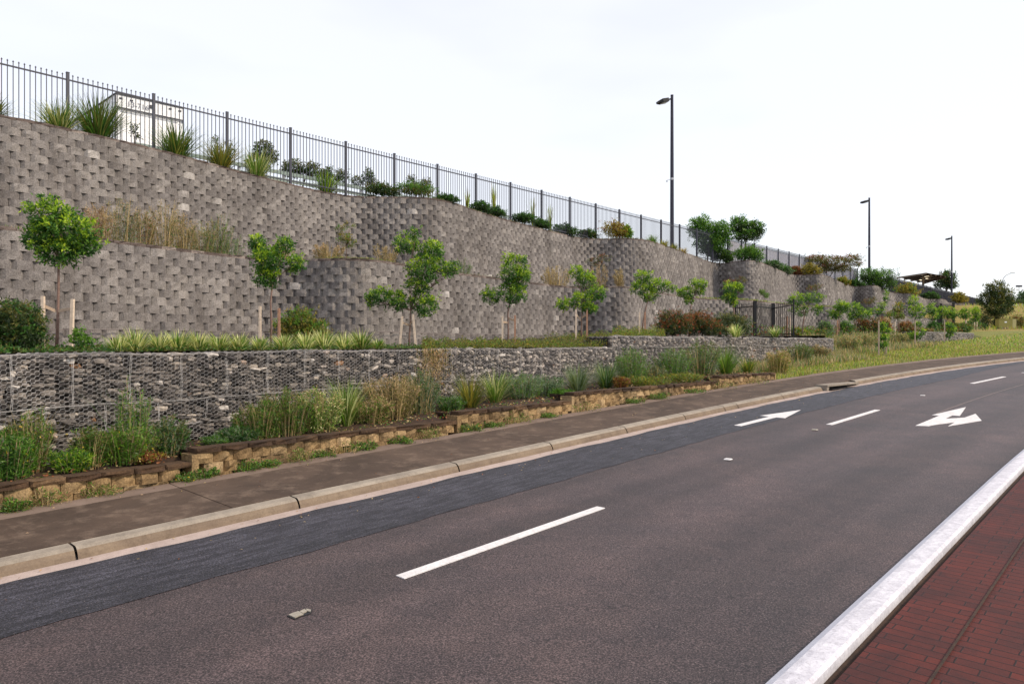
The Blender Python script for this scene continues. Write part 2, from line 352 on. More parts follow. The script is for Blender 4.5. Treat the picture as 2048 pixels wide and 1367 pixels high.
# ------------------------------------------------------------------ ground, road, kerbs, footpath
def setuv(o, uvs):
    me = o.data; l = me.uv_layers.new(name='UVMap'); vi = np.zeros(len(me.loops), np.int32); me.loops.foreach_get('vertex_index', vi)
    l.data.foreach_set('uv', np.asarray(uvs, np.float32)[vi].reshape(-1))
def ribbon(nm, s0, s1, prof, ds=.5, mat=0, uv=None):
    """sweeps profile [(n, dz)] along the road between s0 and s1; prof may be a function of s"""
    k = max(1, int(round((s1 - s0) / ds))); V = []; w_ = None
    for i in range(k + 1):
        s = s0 + (s1 - s0) * i / k; pr = prof(s) if callable(prof) else prof; w_ = len(pr)
        for n, dz in pr:
            x, y = P(s, n); V.append((x, y, zf(x, y) + dz))
            if uv is not None: uv.append((s, n))
    Fc = np.array([(i * w_ + j, (i + 1) * w_ + j, (i + 1) * w_ + j + 1, i * w_ + j + 1) for i in range(k) for j in range(w_ - 1)])[:, ::-1]
    nm.add(V, Fc, mat)
g = NM(); NX, NY = 60, 60
xs = np.concatenate([np.linspace(-500, -40, 12), np.linspace(-35, 120, 40), np.linspace(130, 900, 12)]); ys = np.concatenate([np.linspace(-200, -20, 8), np.linspace(-15, 160, 50), np.linspace(180, 1500, 12)])
V = [(x, y, zf(x, y) - .45) for y in ys for x in xs]; nx = len(xs)
g.add(V, np.array([(j * nx + i, j * nx + i + 1, (j + 1) * nx + i + 1, (j + 1) * nx + i) for j in range(len(ys) - 1) for i in range(nx - 1)]))
g.build('ground', M['lawn'], kind='structure')
r = NM(); uv = []; ribbon(r, -24, 120, [(-5.93, 0), (-4, 0.0), (-2, 0), (.02, 0)], 1, 0, uv); o = r.build('road', M['road'], kind='structure'); setuv(o, uv)
r = NM(); uv = []
def pe(s):
    e = -1.27 + .014 * math.sin(s * 1.7) + .012 * math.sin(s * 4.3 + 1) + .010 * math.sin(s * 9.1)
    if s > 28: e *= max(.1, 1 - (s - 28) / 14)
    lip = .02 * math.sin(s * 2.3) + .012 * math.sin(s * 5.7)
    return [(e, .0045), (e * .5, .006), (lip + .03, .0045)]
ribbon(r, -24, 42, pe, .25, 0, uv); o = r.build('road_patch', M['patch'], kind='structure'); setuv(o, uv)
r = NM(); ribbon(r, -24, 120, [(0.0, .001), (.22, .012), (.24, -.2)], 1)
r.build('gutter', M['gutter'], kind='structure')
KJ = [-24, -7, -4.2, -1.7, .84, 3.36, 6.13, 8.41, 10.77, 13.1, 14.97, 15.65, 18.26, 20.9]
KJ2 = [23.5, 25.75, 28.5, 31, 34, 37, 40, 44, 48, 52, 60, 70, 80, 95, 120]
r = NM()
KP = [(.215, -.15), (.222, .012), (.235, .055), (.265, .100), (.285, .118), (.31, .128), (.44, .134), (.46, .12), (.46, -.15)]
for jl in (KJ, KJ2):
    for a, b_ in zip(jl, jl[1:]):
        ribbon(r, a + .012, b_ - .012, KP[:4], .4, 1); ribbon(r, a + .012, b_ - .012, KP[3:], .4, 0)
o = r.build('kerb', [M['kerb'], M['kerbface']], kind='structure', smooth=False)
r = NM(); ribbon(r, -24, 120, [(.232, -.02), (.25, .03), (.43, .03)], 1); r.build('kerb_joint_filler', M['gapdark'], kind='structure')
r = NM()
FJ = [-24, -6.5, 2.6, 8.2, 13.6, 19.2, 25, 31, 37, 43, 50, 60, 75, 95, 120]
for a, b_ in zip(FJ, FJ[1:]):
    ribbon(r, a + .006, b_ - .006, [(.468, .05), (.47, .132), (.9, .139), (1.5, .149), (1.86, .155)], .5, 0)
    ribbon(r, a + .006, b_ - .006, lambda s: [(1.86, .1545), (2.14 + .03 * math.sin(s * 1.3) + .02 * math.sin(s * 3.1), .163), (2.20 + .03 * math.sin(s * 1.3), .10)], .25, 1)
r.build('footpath', [M['foot'], M['footedge']], kind='structure')
r = NM(); ribbon(r, -24, 120, [(.46, .02), (2.3, .08)], 1); r.build('footpath_base', M['soil'], kind='structure')
# central reserve: white mountable kerb and stamped brick
r = NM(); ribbon(r, -24, 120, [(-5.90, -.1), (-5.91, .02), (-5.96, .085), (-6.03, .128), (-6.08, .138), (-6.19, .142), (-6.215, .12), (-6.22, -.1)][::-1][:5], .4, 1); ribbon(r, -24, 120, [(-5.90, -.1), (-5.91, .02), (-5.96, .085), (-6.03, .128)][::-1], .4, 0); r.build('median_kerb', [M['kerbpaint'], M['kerbrough']], kind='structure')
r = NM(); uv = []; ribbon(r, -24, 120, [(-14, .12), (-10, .12), (-6.30, .104)], .5, 0, uv)
o = r.build('median_paving', M['brick'], kind='structure'); setuv(o, uv)
r = NM(); ribbon(r, -24, 120, [(-6.3, .02), (-6.2, .06)], 1); r.build('median_joint', M['soil'], kind='structure')
r = NM(); ribbon(r, -24, 120, [(-24, 0.0), (-14, 0.0)], 1); r.build('far_carriageway', M['road'], kind='structure')
r = NM()
for i in range(1):                                # long moulded joints in the paving, parallel to the kerb
    for n in (-6.76, -7.36):
        ribbon(r, -20, 60, lambda s, n=n: [(n - .009, .1225), (n + .009, .1225)], .5)
r.build('median_control_joint', M['soil'], kind='structure')
# markings
def poly_mark(name, pts, label, cat='road marking', group=None):
    pts = [P(*q) for q in pts]; n = NM()
    V = [(x, y, zf(x, y) + .010) for x, y in pts] + [(x, y, zf(x, y) + .001) for x, y in pts]; k = len(pts)
    n.add(V, [tuple(range(k))] + [(i, i + k, (i + 1) % k + k, (i + 1) % k) for i in range(k)])
    o = n.build(name, M['paint']); tag(o, label, cat, group); return o
def fix_ng(o):
    import bmesh
    bm = bmesh.new(); bm.from_mesh(o.data); bmesh.ops.recalc_face_normals(bm, faces=bm.faces[:]); bmesh.ops.triangulate(bm, faces=bm.faces[:]); bm.to_mesh(o.data); bm.free()
    if o.data.polygons[0].normal.z < 0 or True:
        pass
for (a, b_, n, lb) in [(2.65, 5.88, -2.55, 'long white lane dash nearest the camera'), (14.54, 17.7, -2.36, 'white lane dash between the straight arrow and the turning arrow'), (26.55, 30.1, -2.22, 'distant white lane dash beyond the arrows, third along the lane line'), (37.6, 40.6, -2.25, 'farthest white lane dash, at the right end of the lane line')]:
    o = poly_mark('lane_dash', [(a, n - .06), (b_, n - .06), (b_, n + .06), (a, n + .06)], lb, 'lane dash', 'white dashes of the lane line'); fix_ng(o)
o = poly_mark('straight_arrow', [(13.12, -.90), (13.12, -1.06), (14.84, -1.08), (14.84, -1.28), (16.43, -1.0), (14.84, -.70), (14.84, -.92)], 'white straight-ahead arrow painted in the kerbside lane', 'road arrow'); fix_ng(o)
o = poly_mark('turning_arrow', [(15.62, -3.75), (15.74, -3.96), (16.11, -4.03), (16.76, -4.24), (16.03, -4.27), (17.41, -4.60), (18.54, -4.25), (17.66, -4.22), (17.15, -3.95), (17.86, -3.92), (17.90, -4.07), (19.74, -3.78), (17.62, -3.57), (17.62, -3.72)], 'white combined straight and right-turn arrow in the lane beside the median', 'road arrow'); fix_ng(o)
r = NM(); ribbon(r, 18, 62, lambda s: [(-3.56 + (s - 19) * .012, .0052), (-3.545 + (s - 19) * .012, .0052)], 1)
o = r.build('pavement_seam', M['gutter'], kind='structure')
for i, (s, n, lb) in enumerate([(9.67, -2.43, 'small white reflective road stud between the first and second lane dashes'), (13.63, -2.40, 'dull pale road stud just short of the second lane dash'), (21.7, -2.25, 'small white road stud between the second and third lane dashes'), (32.4, -2.2, 'farthest small road stud, beyond the third lane dash')]):
    x, y = P(s, n); h = head(s); u = (math.sin(h), math.cos(h), 0); v = (-math.cos(h), math.sin(h), 0); z = zf(x, y) + .008; q = NM()
    Vv = []
    for (a, b_, e) in [(-.06, -.055, 0), (.06, -.055, 0), (.06, .055, 0), (-.06, .055, 0), (-.035, -.045, .018), (.035, -.045, .018), (.035, .045, .018), (-.035, .045, .018)]:
        Vv.append((x + u[0] * a + v[0] * b_, y + u[1] * a + v[1] * b_, z + e))
    q.add(Vv, [(3, 2, 1, 0), (4, 5, 6, 7), (0, 1, 5, 4), (1, 2, 6, 5), (2, 3, 7, 6), (3, 0, 4, 7)])
    o = q.build('road_stud', M['paint'] if i != 1 else M['rrpm']); tag(o, lb, 'road stud', 'reflective road studs on the lane line')
# broken stud nearest the camera
x, y = P(1.57, -2.59); t = empty('broken_road_stud', (x, y, zf(x, y)), 'broken khaki road stud in two pieces in front of the nearest lane dash', 'road stud')
for pp in ([(577, 1231), (589, 1226.5), (597, 1224), (607, 1230), (599, 1232.5), (590, 1237)], [(599, 1224.5), (609, 1219.5), (614, 1224), (606, 1228)], [(612, 1219), (622, 1221), (621, 1225), (613, 1223)]):
    q = NM(); pts = [G(a, b_) for a, b_ in pp]; k = len(pts)
    q.add([(a, b_, zf(a, b_) + .014) for a, b_ in pts] + [(a, b_, zf(a, b_) - .001) for a, b_ in pts], [tuple(range(k))] + [(i, i + k, (i + 1) % k + k, (i + 1) % k) for i in range(k)])
    fix_ng(q.build('stud_fragment', M['rrpm'], t))
q = NM(); pts = [G(a, b_) for a, b_ in [(574, 1232), (588, 1225), (600, 1222), (609, 1217.5), (625, 1219.5), (622, 1227), (600, 1233.5), (589, 1239)]]
q.add([(a, b_, zf(a, b_) + .006) for a, b_ in pts] + [(a, b_, zf(a, b_) + .001) for a, b_ in pts], [tuple(range(8))] + [(i, i + 8, (i + 1) % 8 + 8, (i + 1) % 8) for i in range(8)])
fix_ng(q.build('adhesive_pad', M['black'], t))
# stormwater inlet in the kerb
def frame(s, n): x, y = P(s, n); h = head(s); return np.array((x, y, zf(x, y))), np.array((math.sin(h), math.cos(h), 0)), np.array((-math.cos(h), math.sin(h), 0))
c, u, v = frame(22.2, .3); t = empty('kerb_inlet', tuple(c), 'concrete stormwater inlet with a long dark mouth under the kerb', 'kerb inlet')
q = NM(); q.box(c + (0, 0, .115), (2.42, .36, .05), u, v); q.box(c + u * 1.13 + (0, 0, .03), (.16, .32, .12), u, v); q.box(c - u * 1.13 + (0, 0, .03), (.16, .32, .12), u, v); q.build('lintel', M['kerb'], t)
q = NM(); q.box(c + v * .12 + (0, 0, .0), (2.1, .05, .18), u, v); q.box(c - v * .08 + (0, 0, .016), (2.1, .36, .008), u, v); q.build('mouth_shade', M['black'], t)  # black plates stand in for the shade inside the inlet opening

# ------------------------------------------------------------------ retaining walls
def chaikin(p, k=2):
    for _ in range(k):
        q = [p[0]]
        for a, b_ in zip(p, p[1:]): q += [(a[0] * .75 + b_[0] * .25, a[1] * .75 + b_[1] * .25), (a[0] * .25 + b_[0] * .75, a[1] * .25 + b_[1] * .75)]
        p = q + [p[-1]]
    return p
def resample(p, st, off=0.):
    p = np.array(p); d = np.linalg.norm(np.diff(p, axis=0), axis=1); cs = np.concatenate([[0], np.cumsum(d)])
    t = np.arange(off, cs[-1], st); return np.stack([np.interp(t, cs, p[:, 0]), np.interp(t, cs, p[:, 1])], 1)
def rnorm(p):                                   # unit normals towards the road
    p = np.asarray(p); d = np.gradient(p, axis=0); d /= np.linalg.norm(d, axis=1)[:, None] + 1e-9
    return np.stack([d[:, 1], -d[:, 0]], 1)
def block_course(nm, line, z0, h, L_, off, rec=.068, bev=.095, depth=.14, jit=.009, mat=0, keep=None):
    pts = resample(line, L_, off); nn = rnorm(pts)
    n = len(pts) - 1
    if n < 1: return
    A = pts[:-1]; B = pts[1:]; nA = nn[:-1]; nB = nn[1:]
    if keep is not None:
        k = keep(A); A, B, nA, nB = A[k], B[k], nA[k], nB[k]; n = len(A)
        if n == 0: return
    u = B - A; ul = np.linalg.norm(u, axis=1)[:, None]; u = u / ul
    out_ = (nA + nB); out_ /= np.linalg.norm(out_, axis=1)[:, None]
    pr = rng.normal(0, jit * .8, (n, 1))
    A2 = A + u * .004; B2 = B - u * .004
    F0 = A + u * (bev + rng.normal(0, .012, (n, 1))) + out_ * (rec + pr); F1 = B - u * (bev + rng.normal(0, .012, (n, 1))) + out_ * (rec + pr); Mi = (A + B) / 2 + out_ * (rec + .012 + pr)
    cols = [A2, F0, Mi, F1, B2]; V = []
    for r_, zz in enumerate((z0 + .0007, z0 + h * .5, z0 + h - .0007)):
        for ci, cc in enumerate(cols):
            j = rng.normal(0, jit, (n, 1)) if ci in (1, 2, 3) else 0.
            q = cc + out_ * j; zc = np.full((n, 1), zz)
            V.append(np.concatenate([q, zc], 1))
    for zz in (z0 + .0007, z0 + h - .0007):
        for cc in (A2 - out_ * depth, B2 - out_ * depth): V.append(np.concatenate([cc, np.full((n, 1), zz)], 1))
    V = np.stack(V, 1)                          # n x 19 x 3
    base = (np.arange(n) * 19)[:, None, None]
    q4 = np.array([[r_ * 5 + c_, r_ * 5 + c_ + 1, (r_ + 1) * 5 + c_ + 1, (r_ + 1) * 5 + c_] for r_ in range(2) for c_ in range(4)] + [[15, 0, 10, 17], [4, 16, 18, 14]])[None] + base
    t7 = np.array([[10, 11, 12, 13, 14, 18, 17], [4, 3, 2, 1, 0, 15, 16]])[None] + base
    nm.add(V.reshape(-1, 3), q4.reshape(-1, 4), mat); nm.q.append((t7.reshape(-1, 7) + nm.n - n * 19, mat))
ZU, ZM = 5.6, 2.39
UP = [(-900, 130), (-560, 158), (-240, 190), (0, 225), (120, 252), (240, 278), (360, 308), (480, 342), (600, 371), (640, 382), (690, 391), (735, 394), (775, 392.8), (815, 391), (852, 391.2), (882, 396), (920, 408), (960, 424), (1040, 446), (1120, 466), (1160, 476), (1190, 478.5), (1215, 477), (1240, 474.8), (1265, 474.3), (1292, 478), (1330, 490), (1380, 508), (1420, 523.5), (1443, 527), (1462, 523.5), (1482, 519.5), (1503, 518.5), (1522, 523), (1550, 536), (1582, 549), (1612, 549), (1642, 546.5), (1662, 554), (1690, 568), (1705, 573), (1730, 571), (1754, 569), (1781, 584.7), (1805, 585.5), (1829, 584.7), (1845, 596.7), (1868, 597.5), (1889, 596.7), (1897, 605.7), (1932, 605.7), (1939, 613)]
MD = [(-900, 372), (-560, 398), (-240, 424), (0, 450), (30, 452.5), (200, 475), (340, 493), (480, 511), (530, 515.5), (575, 518.5), (615, 518), (650, 515), (695, 511.5), (746, 514.5), (796, 525), (850, 535), (900, 543), (988, 553), (1061, 563), (1097, 568.5), (1139, 572.5), (1175, 573), (1205, 571.2), (1233, 569.5), (1256, 570.5), (1280, 577), (1335, 587), (1400, 596), (1440, 597.5), (1479, 597), (1509, 600), (1555, 605), (1627, 613), (1670, 611), (1705, 620), (1741, 627), (1780, 625), (1815, 633), (1850, 635), (1895, 637)]
def plan(lst, z): return [((px - CX) / F * (z * F / (CY - py)), z * F / (CY - py)) for px, py in lst]
def smooth_plan(p, sg):
    q = resample(chaikin(p, 1), .35); k = int(3 * sg / .35); w_ = np.exp(-.5 * (np.arange(-k, k + 1) * .35 / sg) ** 2); w_ /= w_.sum()
    pad = np.concatenate([np.repeat(q[:1], k, 0), q, np.repeat(q[-1:], k, 0)]); o = np.stack([np.convolve(pad[:, i], w_, 'valid') for i in (0, 1)], 1)
    k2 = 2; w2 = np.exp(-.5 * (np.arange(-k2, k2 + 1) * .35 / .3) ** 2); w2 /= w2.sum(); pad = np.concatenate([np.repeat(q[:1], k2, 0), q, np.repeat(q[-1:], k2, 0)])
    o2 = np.stack([np.convolve(pad[:, i], w2, 'valid') for i in (0, 1)], 1); f_ = np.clip((q[:, 1] - 46) / 10, 0, 1)[:, None]; o = o * (1 - f_) + o2 * f_
    return [tuple(v) for v in o[::2]]
UPP = smooth_plan(plan(UP, ZU), .75); MDP = smooth_plan(plan(MD, ZM), .70)
def tiered_wall(name, line, ztop, nc, label, zb=None, capdark=1):
    t = empty(name, (line[40][0], line[40][1], ztop - nc * .2), label, 'retaining wall')
    nm = NM(); cap = NM(); base = np.array(line); nr = rnorm(base)
    for j in range(nc):
        z0 = ztop - .10 - .2 * (j + 1); ln = base + nr * (.021 * (j + 1))
        block_course(nm, ln, z0, .2, .425, .2125 * (j % 2) + .02 * math.sin(j * 3.1))
    block_course(cap, base, ztop - .10, .085, .425, .1 + .2125 * (nc % 2), mat=0, rec=.035, jit=.014, keep=lambda A: rng.random(len(A)) > -1)
    nm.build('block_face', M['block'], t)
    cap.build('capping', M['blockdirt'], t)
    bk = NM(); p = base - nr * .02; k = len(p)
    V = [(x, y, ztop - .11) for x, y in p] + [(x, y, ztop - nc * .2 - .1) for x, y in p + nr * .0]
    bk.add(V, np.array([(i, i + k, i + 1 + k, i + 1) for i in range(k - 1)])); bk.build('backing', M['gapdark'], t)
    return t
tiered_wall('upper_retaining_wall', UPP, ZU, 18, 'tall undulating upper tier of grey split-face blocks below the picket fence')
tiered_wall('middle_retaining_wall', MDP, ZM, 13, 'undulating middle tier of grey split-face blocks behind the staked trees')
def strip(name, pairs, mat, thick=0.):
    n = NM(); V = []
    for a, b_ in pairs: V += [a, b_]
    n.add(V, np.array([(2 * i, 2 * i + 1, 2 * i + 3, 2 * i + 2) for i in range(len(pairs) - 1)])); return n.build(name, mat, kind='structure')
pr = []
for px in np.arange(-850, 1890, 6):
    ya = hit(MDP, px); yb = hit(UPP, px)
    if ya is None or yb is None: continue
    yb = max(yb + 1.2, ya + 1); a = ray(px, ya + .06); b_ = ray(px, yb); pr.append(((*a, 2.325), (*b_, 2.36)))
strip('planted_ledge', pr, M['soil'])
pr = []
for px in np.arange(-850, 1936, 6):
    ya = hit(UPP, px)
    if ya is None: continue
    a = ray(px, ya + .08); b_ = ray(px, ya + 160); pr.append(((*a, 5.535), (*b_, 5.56)))
strip('upper_yard', pr, M['soil'])
# lower terrace behind the gabions
TS = [(-30, -.16), (16, -.15), (17.2, .1), (30, .26), (38, .36), (45, .45), (52, .55), (58, .70), (70, 1.2), (80, 1.6), (95, 2.2), (130, 2.6)]
def terr(s): return float(np.interp(s, [a for a, b_ in TS], [b_ for a, b_ in TS]))
# bank inner limit of the verge
def nb(s): return float(np.interp(s, [-30, 16, 34, 40, 45, 48.6, 53.6, 58.4, 62, 70, 90], [3.6, 4.9, 6.3, 7.6, 8.8, 10.25, 11.6, 13.05, 14.5, 18, 26]))
r = NM()
def tp(s):
    x, y = P(s, nb(s)); z0 = zf(x, y); tz = terr(s); res = []
    for n_ in (0.15, .8, 1.8, 3, 5, 8, 11):
        xx, yy = P(s, nb(s) + n_); lift = min(1, n_ / (1.8 if (34 < s < 46.5) or s > 57 else .15)); zz = tz if s < 34 else (z0 + .15) * (1 - lift) + tz * lift
        res.append((nb(s) + n_, zz - zf(xx, yy)))
    return res
ribbon(r, -14, 34, tp, .5, 0); ribbon(r, 34, 61, tp, .5, 1); r.build('lower_terrace', [M['soil'], M['bank']], kind='structure')
r = NM()
ribbon(r, 21.9, 110, lambda s: [(2.12, .13), (2.6, .15), (nb(s) * .5 + 1, .16), (nb(s) + .25, .15), (max(nb(s) + .3, (s - 56) * 5), .15 if s > 57 else -.2)], .5); r.build('verge', M['lawn'], kind='structure')
# lawn beyond the terrace, hill and far ground
g = NM(); xs = np.linspace(30, 190, 60); ys = np.linspace(70, 230, 60); V = []
def hz(x, y):
    base = zf(x, y) + .12; e = (y - (84 + (x - 55) * .10)) / 26.; e = max(0, min(1, e)); e = e * e * (3 - 2 * e)
    return base + (5.4 - base) * e if e > 0 else base - .03
for yv in ys:
    for xv in xs: V.append((xv, yv, hz(xv, yv) - (0 if yv > 74 else .2)))
g.add(V, np.array([(j * 60 + i, j * 60 + i + 1, (j + 1) * 60 + i + 1, (j + 1) * 60 + i) for j in range(59) for i in range(59)])); g.build('hillside', M['hill'], kind='structure')
# ------------------------------------------------------------------ sandstone garden edging wall, stepped with the path
SEG = [(-14, -6, -2.12), (-6, -2.2, -1.86), (-2.2, 3.0, -1.655), (3.0, 8.1, -1.48), (8.1, 11.65, -1.32), (11.65, 18.5, -1.14), (18.5, 22.0, -.993)]
def bedz(s): return float(np.interp(s, [(a + b_) / 2 for a, b_, z in SEG], [z for a, b_, z in SEG])) - .04
t = empty('garden_edging_wall', (*P(8, 2.3), -1.8), 'low stepped sandstone-coloured block edging between footpath and garden bed', 'garden wall')
for a, b_, z in SEG:
    st = NM(); ln = [P(a + (b_ - a) * i / 12, 2.30) for i in range(13)]
    cpl = NM(); block_course(cpl, [P(a + (b_ - a + .3) * i / 12, 2.27) for i in range(13)], z - .07, .07, .40, 0, rec=.03, bev=.03, depth=.22, jit=.011); cpl.build('coping', M['sandcap'], t)
    for j in range(4):
        z0 = z - .07 - .15 * (j + 1)
        block_course(st, ln, z0, .15, .295, .147 * (j % 2), rec=.032, bev=.05, depth=.16, jit=.020)
    x, y = P(a, 2.4); h = head(a)
    st.box((x, y, z - .3), (.10, .32, .44), (math.sin(h), math.cos(h), 0), (-math.cos(h), math.sin(h), 0))
    st.build('wall_step', M['sand'], t)
c, u, v = frame(22.03, 2.42); q = NM(); q.box((c[0], c[1], -1.2), (.07, .34, .36), u, v); q.build('end_block', M['sand'], t)
r = NM()
def bsm(s): return float(np.interp(s, [(a + b_) / 2 for a, b_, z in SEG], [z for a, b_, z in SEG]))
for i_s, (a, b_, z) in enumerate(SEG):
    if i_s:
        V = []
        for n_ in (2.3, 2.6, 2.95): x, y = P(a + .03, n_); V += [(x, y, z - .05), (x, y, z - .35)]
        r.add(V, [(0, 2, 3, 1), (2, 4, 5, 3)])
    ribbon(r, a, b_, lambda s, z=z: [(n_, (z - .05 if n_ < 2.6 else bsm(s) - .03) - zf(*P(s, n_))) for n_ in (2.36, 2.55, 2.9, 4, 6.6)], .5)
r.build('garden_bed', M['soil'], kind='structure')
# ------------------------------------------------------------------ gabions
SPH = None
def rock_template():
    V = []; idx = {}
    for x in (-1, 0, 1):
        for y in (-1, 0, 1):
            for z in (-1, 0, 1):
                if x == y == z == 0: continue
                p = np.array((x, y, z), float); l = np.abs(p).sum(); idx[(x, y, z)] = len(V); V.append(p / (l ** .30))
    Q = []
    for ax in range(3):
        for sg in (-1, 1):
            o = [i for i in range(3) if i != ax]
            for a in (-1, 0):
                for b_ in (-1, 0):
                    q = []
                    for (da, db) in ((0, 0), (1, 0), (1, 1), (0, 1)):
                        k = [0, 0, 0]; k[ax] = sg; k[o[0]] = a + da; k[o[1]] = b_ + db; q.append(idx[tuple(k)])
                    flip = (sg == 1) ^ (ax == 1)
                    Q.append(q if flip else q[::-1])
    return np.array(V), np.array(Q)
RV, RQ = rock_template()
def rocks(nm, cen, tang, outw, sc, tw=.10):
    """cen Nx3, tang/outw Nx2, sc Nx3 (along, out, up)"""
    n = len(cen); V = RV[None] * (1 + rng.normal(0, .15, (n, len(RV), 3))) * sc[:, None, :]
    a = rng.normal(0, tw, n); ca, sa = np.cos(a)[:, None], np.sin(a)[:, None]
    X = V[..., 0] * ca - V[..., 2] * sa; Z = V[..., 0] * sa + V[..., 2] * ca; Y = V[..., 1]
    W = np.stack([cen[:, None, 0] + X * tang[:, None, 0] + Y * outw[:, None, 0], cen[:, None, 1] + X * tang[:, None, 1] + Y * outw[:, None, 1], cen[:, None, 2] + Z], -1)
    nm.add(W.reshape(-1, 3), (RQ[None] + (np.arange(n) * len(RV))[:, None, None]).reshape(-1, 4))
def on_line(p, a):
    p = np.array(p); d = np.linalg.norm(np.diff(p, axis=0), axis=1); cs = np.concatenate([[0], np.cumsum(d)]); nr = rnorm(p)
    q = np.stack([np.interp(a, cs, p[:, 0]), np.interp(a, cs, p[:, 1])], 1); n = np.stack([np.interp(a, cs, nr[:, 0]), np.interp(a, cs, nr[:, 1])], 1)
    n /= np.linalg.norm(n, axis=1)[:, None]; return q, n, cs[-1]
def gabion(name, line, zt, zbf, rows, label, joints, flat=(1e9, 1e9), loc=None, wavy=.012):
    """zt: top; zbf(a): bottom height along the wall; rows: z of the lacing lines"""
    t = empty(name, (line[0][0], line[0][1], zt - 1), label, 'gabion wall')
    _, _, LN = on_line(line, np.array([0.]))
    zlow = min(zbf(0), zbf(LN)); st = NM(); cen = []; sc = []; A_ = []
    z = zt - .01
    while z > zlow:
        h = random.uniform(.042, .085); a = random.uniform(0, .1)
        while a < LN:
            slab = a < flat[0] or (a < flat[1] and random.random() < .5)
            hh = h if slab else max(.05, h) * random.uniform(.85, 1.15)
            l = random.uniform(.06, .24) if slab else random.uniform(.065, .125)
            if z > zbf(a) - .05:
                A_.append(a + l / 2); cen.append(z - h / 2 + random.uniform(-.012, .012)); sc.append((l * .54, random.uniform(.07, .11), hh * .56))
            a += l
        z -= h
    A_ = np.array(A_); q, n, _ = on_line(line, A_); tg = np.stack([-n[:, 1], n[:, 0]], 1)
    c3 = np.concatenate([q - n * (.105 + rng.normal(0, .028, (len(q), 1))), np.array(cen)[:, None]], 1); sc = np.array(sc)
    rub = A_ > flat[0] + (flat[1] - flat[0]) * rng.random(len(A_)); kk = ~rub
    if kk.any(): rocks(st, c3[kk], tg[kk], n[kk], sc[kk])
    if st.v: st.build('stone_fill', M['stone'], t)
    st = NM()
    if rub.any():
        sc[rub] *= np.array((.98, 1, 1.02)); c3[rub, 2] += rng.normal(0, .014, rub.sum()); rocks(st, c3[rub], tg[rub], n[rub], sc[rub], .5); st.build('rubble_fill', M['rubble'], t)
    bk = NM(); aa = np.arange(0, LN, .5); aa = np.append(aa, LN); q, n, _ = on_line(line, aa); k = len(aa); V = []
    for off, zz in ((.11, 0), (.11, 1), (.95, 1), (.95, 0)):
        for i in range(k): p = q[i] - n[i] * off; V.append((p[0], p[1], zt - .04 if zz else zlow - .1))
    bk.add(V, [(r_ * k + i, r_ * k + i + 1, (r_ + 1) * k + i + 1, (r_ + 1) * k + i) for r_ in range(3) for i in range(k - 1)] + [(0, k, 2 * k, 3 * k), (k - 1, 4 * k - 1, 3 * k - 1, 2 * k - 1)])
    bk.build('core', M['gapdark'], t)
    # end faces get stones too
    for e, aend in ((-1, 0.), (1, LN)):
        q, n, _ = on_line(line, np.array([aend])); tg = np.array([-n[0][1], n[0][0]]) * e; es = NM(); cs_ = []; ss = []
        zz = zt - .01
        while zz > zbf(aend):
            h = random.uniform(.05, .09); d = .04
            while d < .95:
                l = random.uniform(.07, .15); cs_.append((q[0][0] - n[0][0] * (d + l / 2) - tg[0] * .06, q[0][1] - n[0][1] * (d + l / 2) - tg[1] * .06, zz - h / 2)); ss.append((l * .55, .07, h * .55)); d += l
            zz -= h
        m_ = len(cs_); rocks(es, np.array(cs_), np.tile(n[0], (m_, 1)), np.tile(tg, (m_, 1)), np.array(ss)); es.build('end_stones', M['stone'], t)
    # hexagonal twisted mesh
    dx, dz_, w1, w2 = .0635, .062, .021, .0425
    I = np.arange(int(LN / dx)); J = np.arange(int((zt - zlow) / dz_) + 1); II, JJ = np.meshgrid(I, J, indexing='ij'); II = II.ravel(); JJ = JJ.ravel()
    ca = II * dx; cz = zt - .02 - JJ * dz_ - (II % 2) * dz_ / 2
    ok = cz > np.interp(ca, [0, LN], [zbf(0), zbf(LN)]) ; ca = ca[ok]; cz = cz[ok]
    def W3(a, z_):
        a = np.clip(a, 0, LN); q, n, _ = on_line(line, a); bulge = .022 + .014 * np.sin(a * 2.1 + z_ * 5) + .010 * np.sin(a * 5.3 + 1 + z_ * 9)
        q = q + n * bulge[:, None]; zz = z_ + wavy * np.sin(a * 1.4) + wavy * .6 * np.sin(a * 3.3 + 1)
        return np.stack([q[:, 0], q[:, 1], zz], 1)
    wr = NM(); T1 = W3(ca - w1, cz + dz_ / 2); T2 = W3(ca + w1, cz + dz_ / 2); Lp = W3(ca - w2, cz); B1 = W3(ca - w1, cz - dz_ / 2)
    wr.segs(T1, T2, .0031); wr.segs(Lp, T1, .0021); wr.segs(Lp, B1, .0021)
    wr.build('hexagonal_mesh', M['wire'], t)
    lc = NM()
    for z_ in rows:
        a = np.arange(0, LN, .22); z_a = np.full(len(a), z_); okk = z_a > np.interp(a, [0, LN], [zbf(0), zbf(LN)])
        p = W3(a, z_a + .006 * np.sin(a * 7)); p2 = W3(a, z_a - .012 + .008 * np.sin(a * 11 + 1)); m_ = okk[:-1] & okk[1:]
        lc.segs(p[:-1][m_], p[1:][m_], .0048); lc.segs(p2[:-1][m_], p2[1:][m_], .0035)
    for a, z0, z1 in joints:
        if a < LN:
            zz = np.arange(max(z0, zbf(a)), z1, .12)
            if len(zz) > 1: p = W3(np.full(len(zz), a) + .006 * np.sin(zz * 23), zz); p2 = W3(np.full(len(zz), a + .02), zz); lc.segs(p[:-1], p[1:], .0030); lc.segs(p2[:-1], p2[1:], .0024)
    lc.build('lacing_wire', M['wire'], t)
    return t
GL = [(-15.2, -1.6), ray(0, 9.5), ray(105, 10.2), ray(850, 16.6), ray(1222, 22.0), (8.2, 27.9), ray(1668, 35.8)]
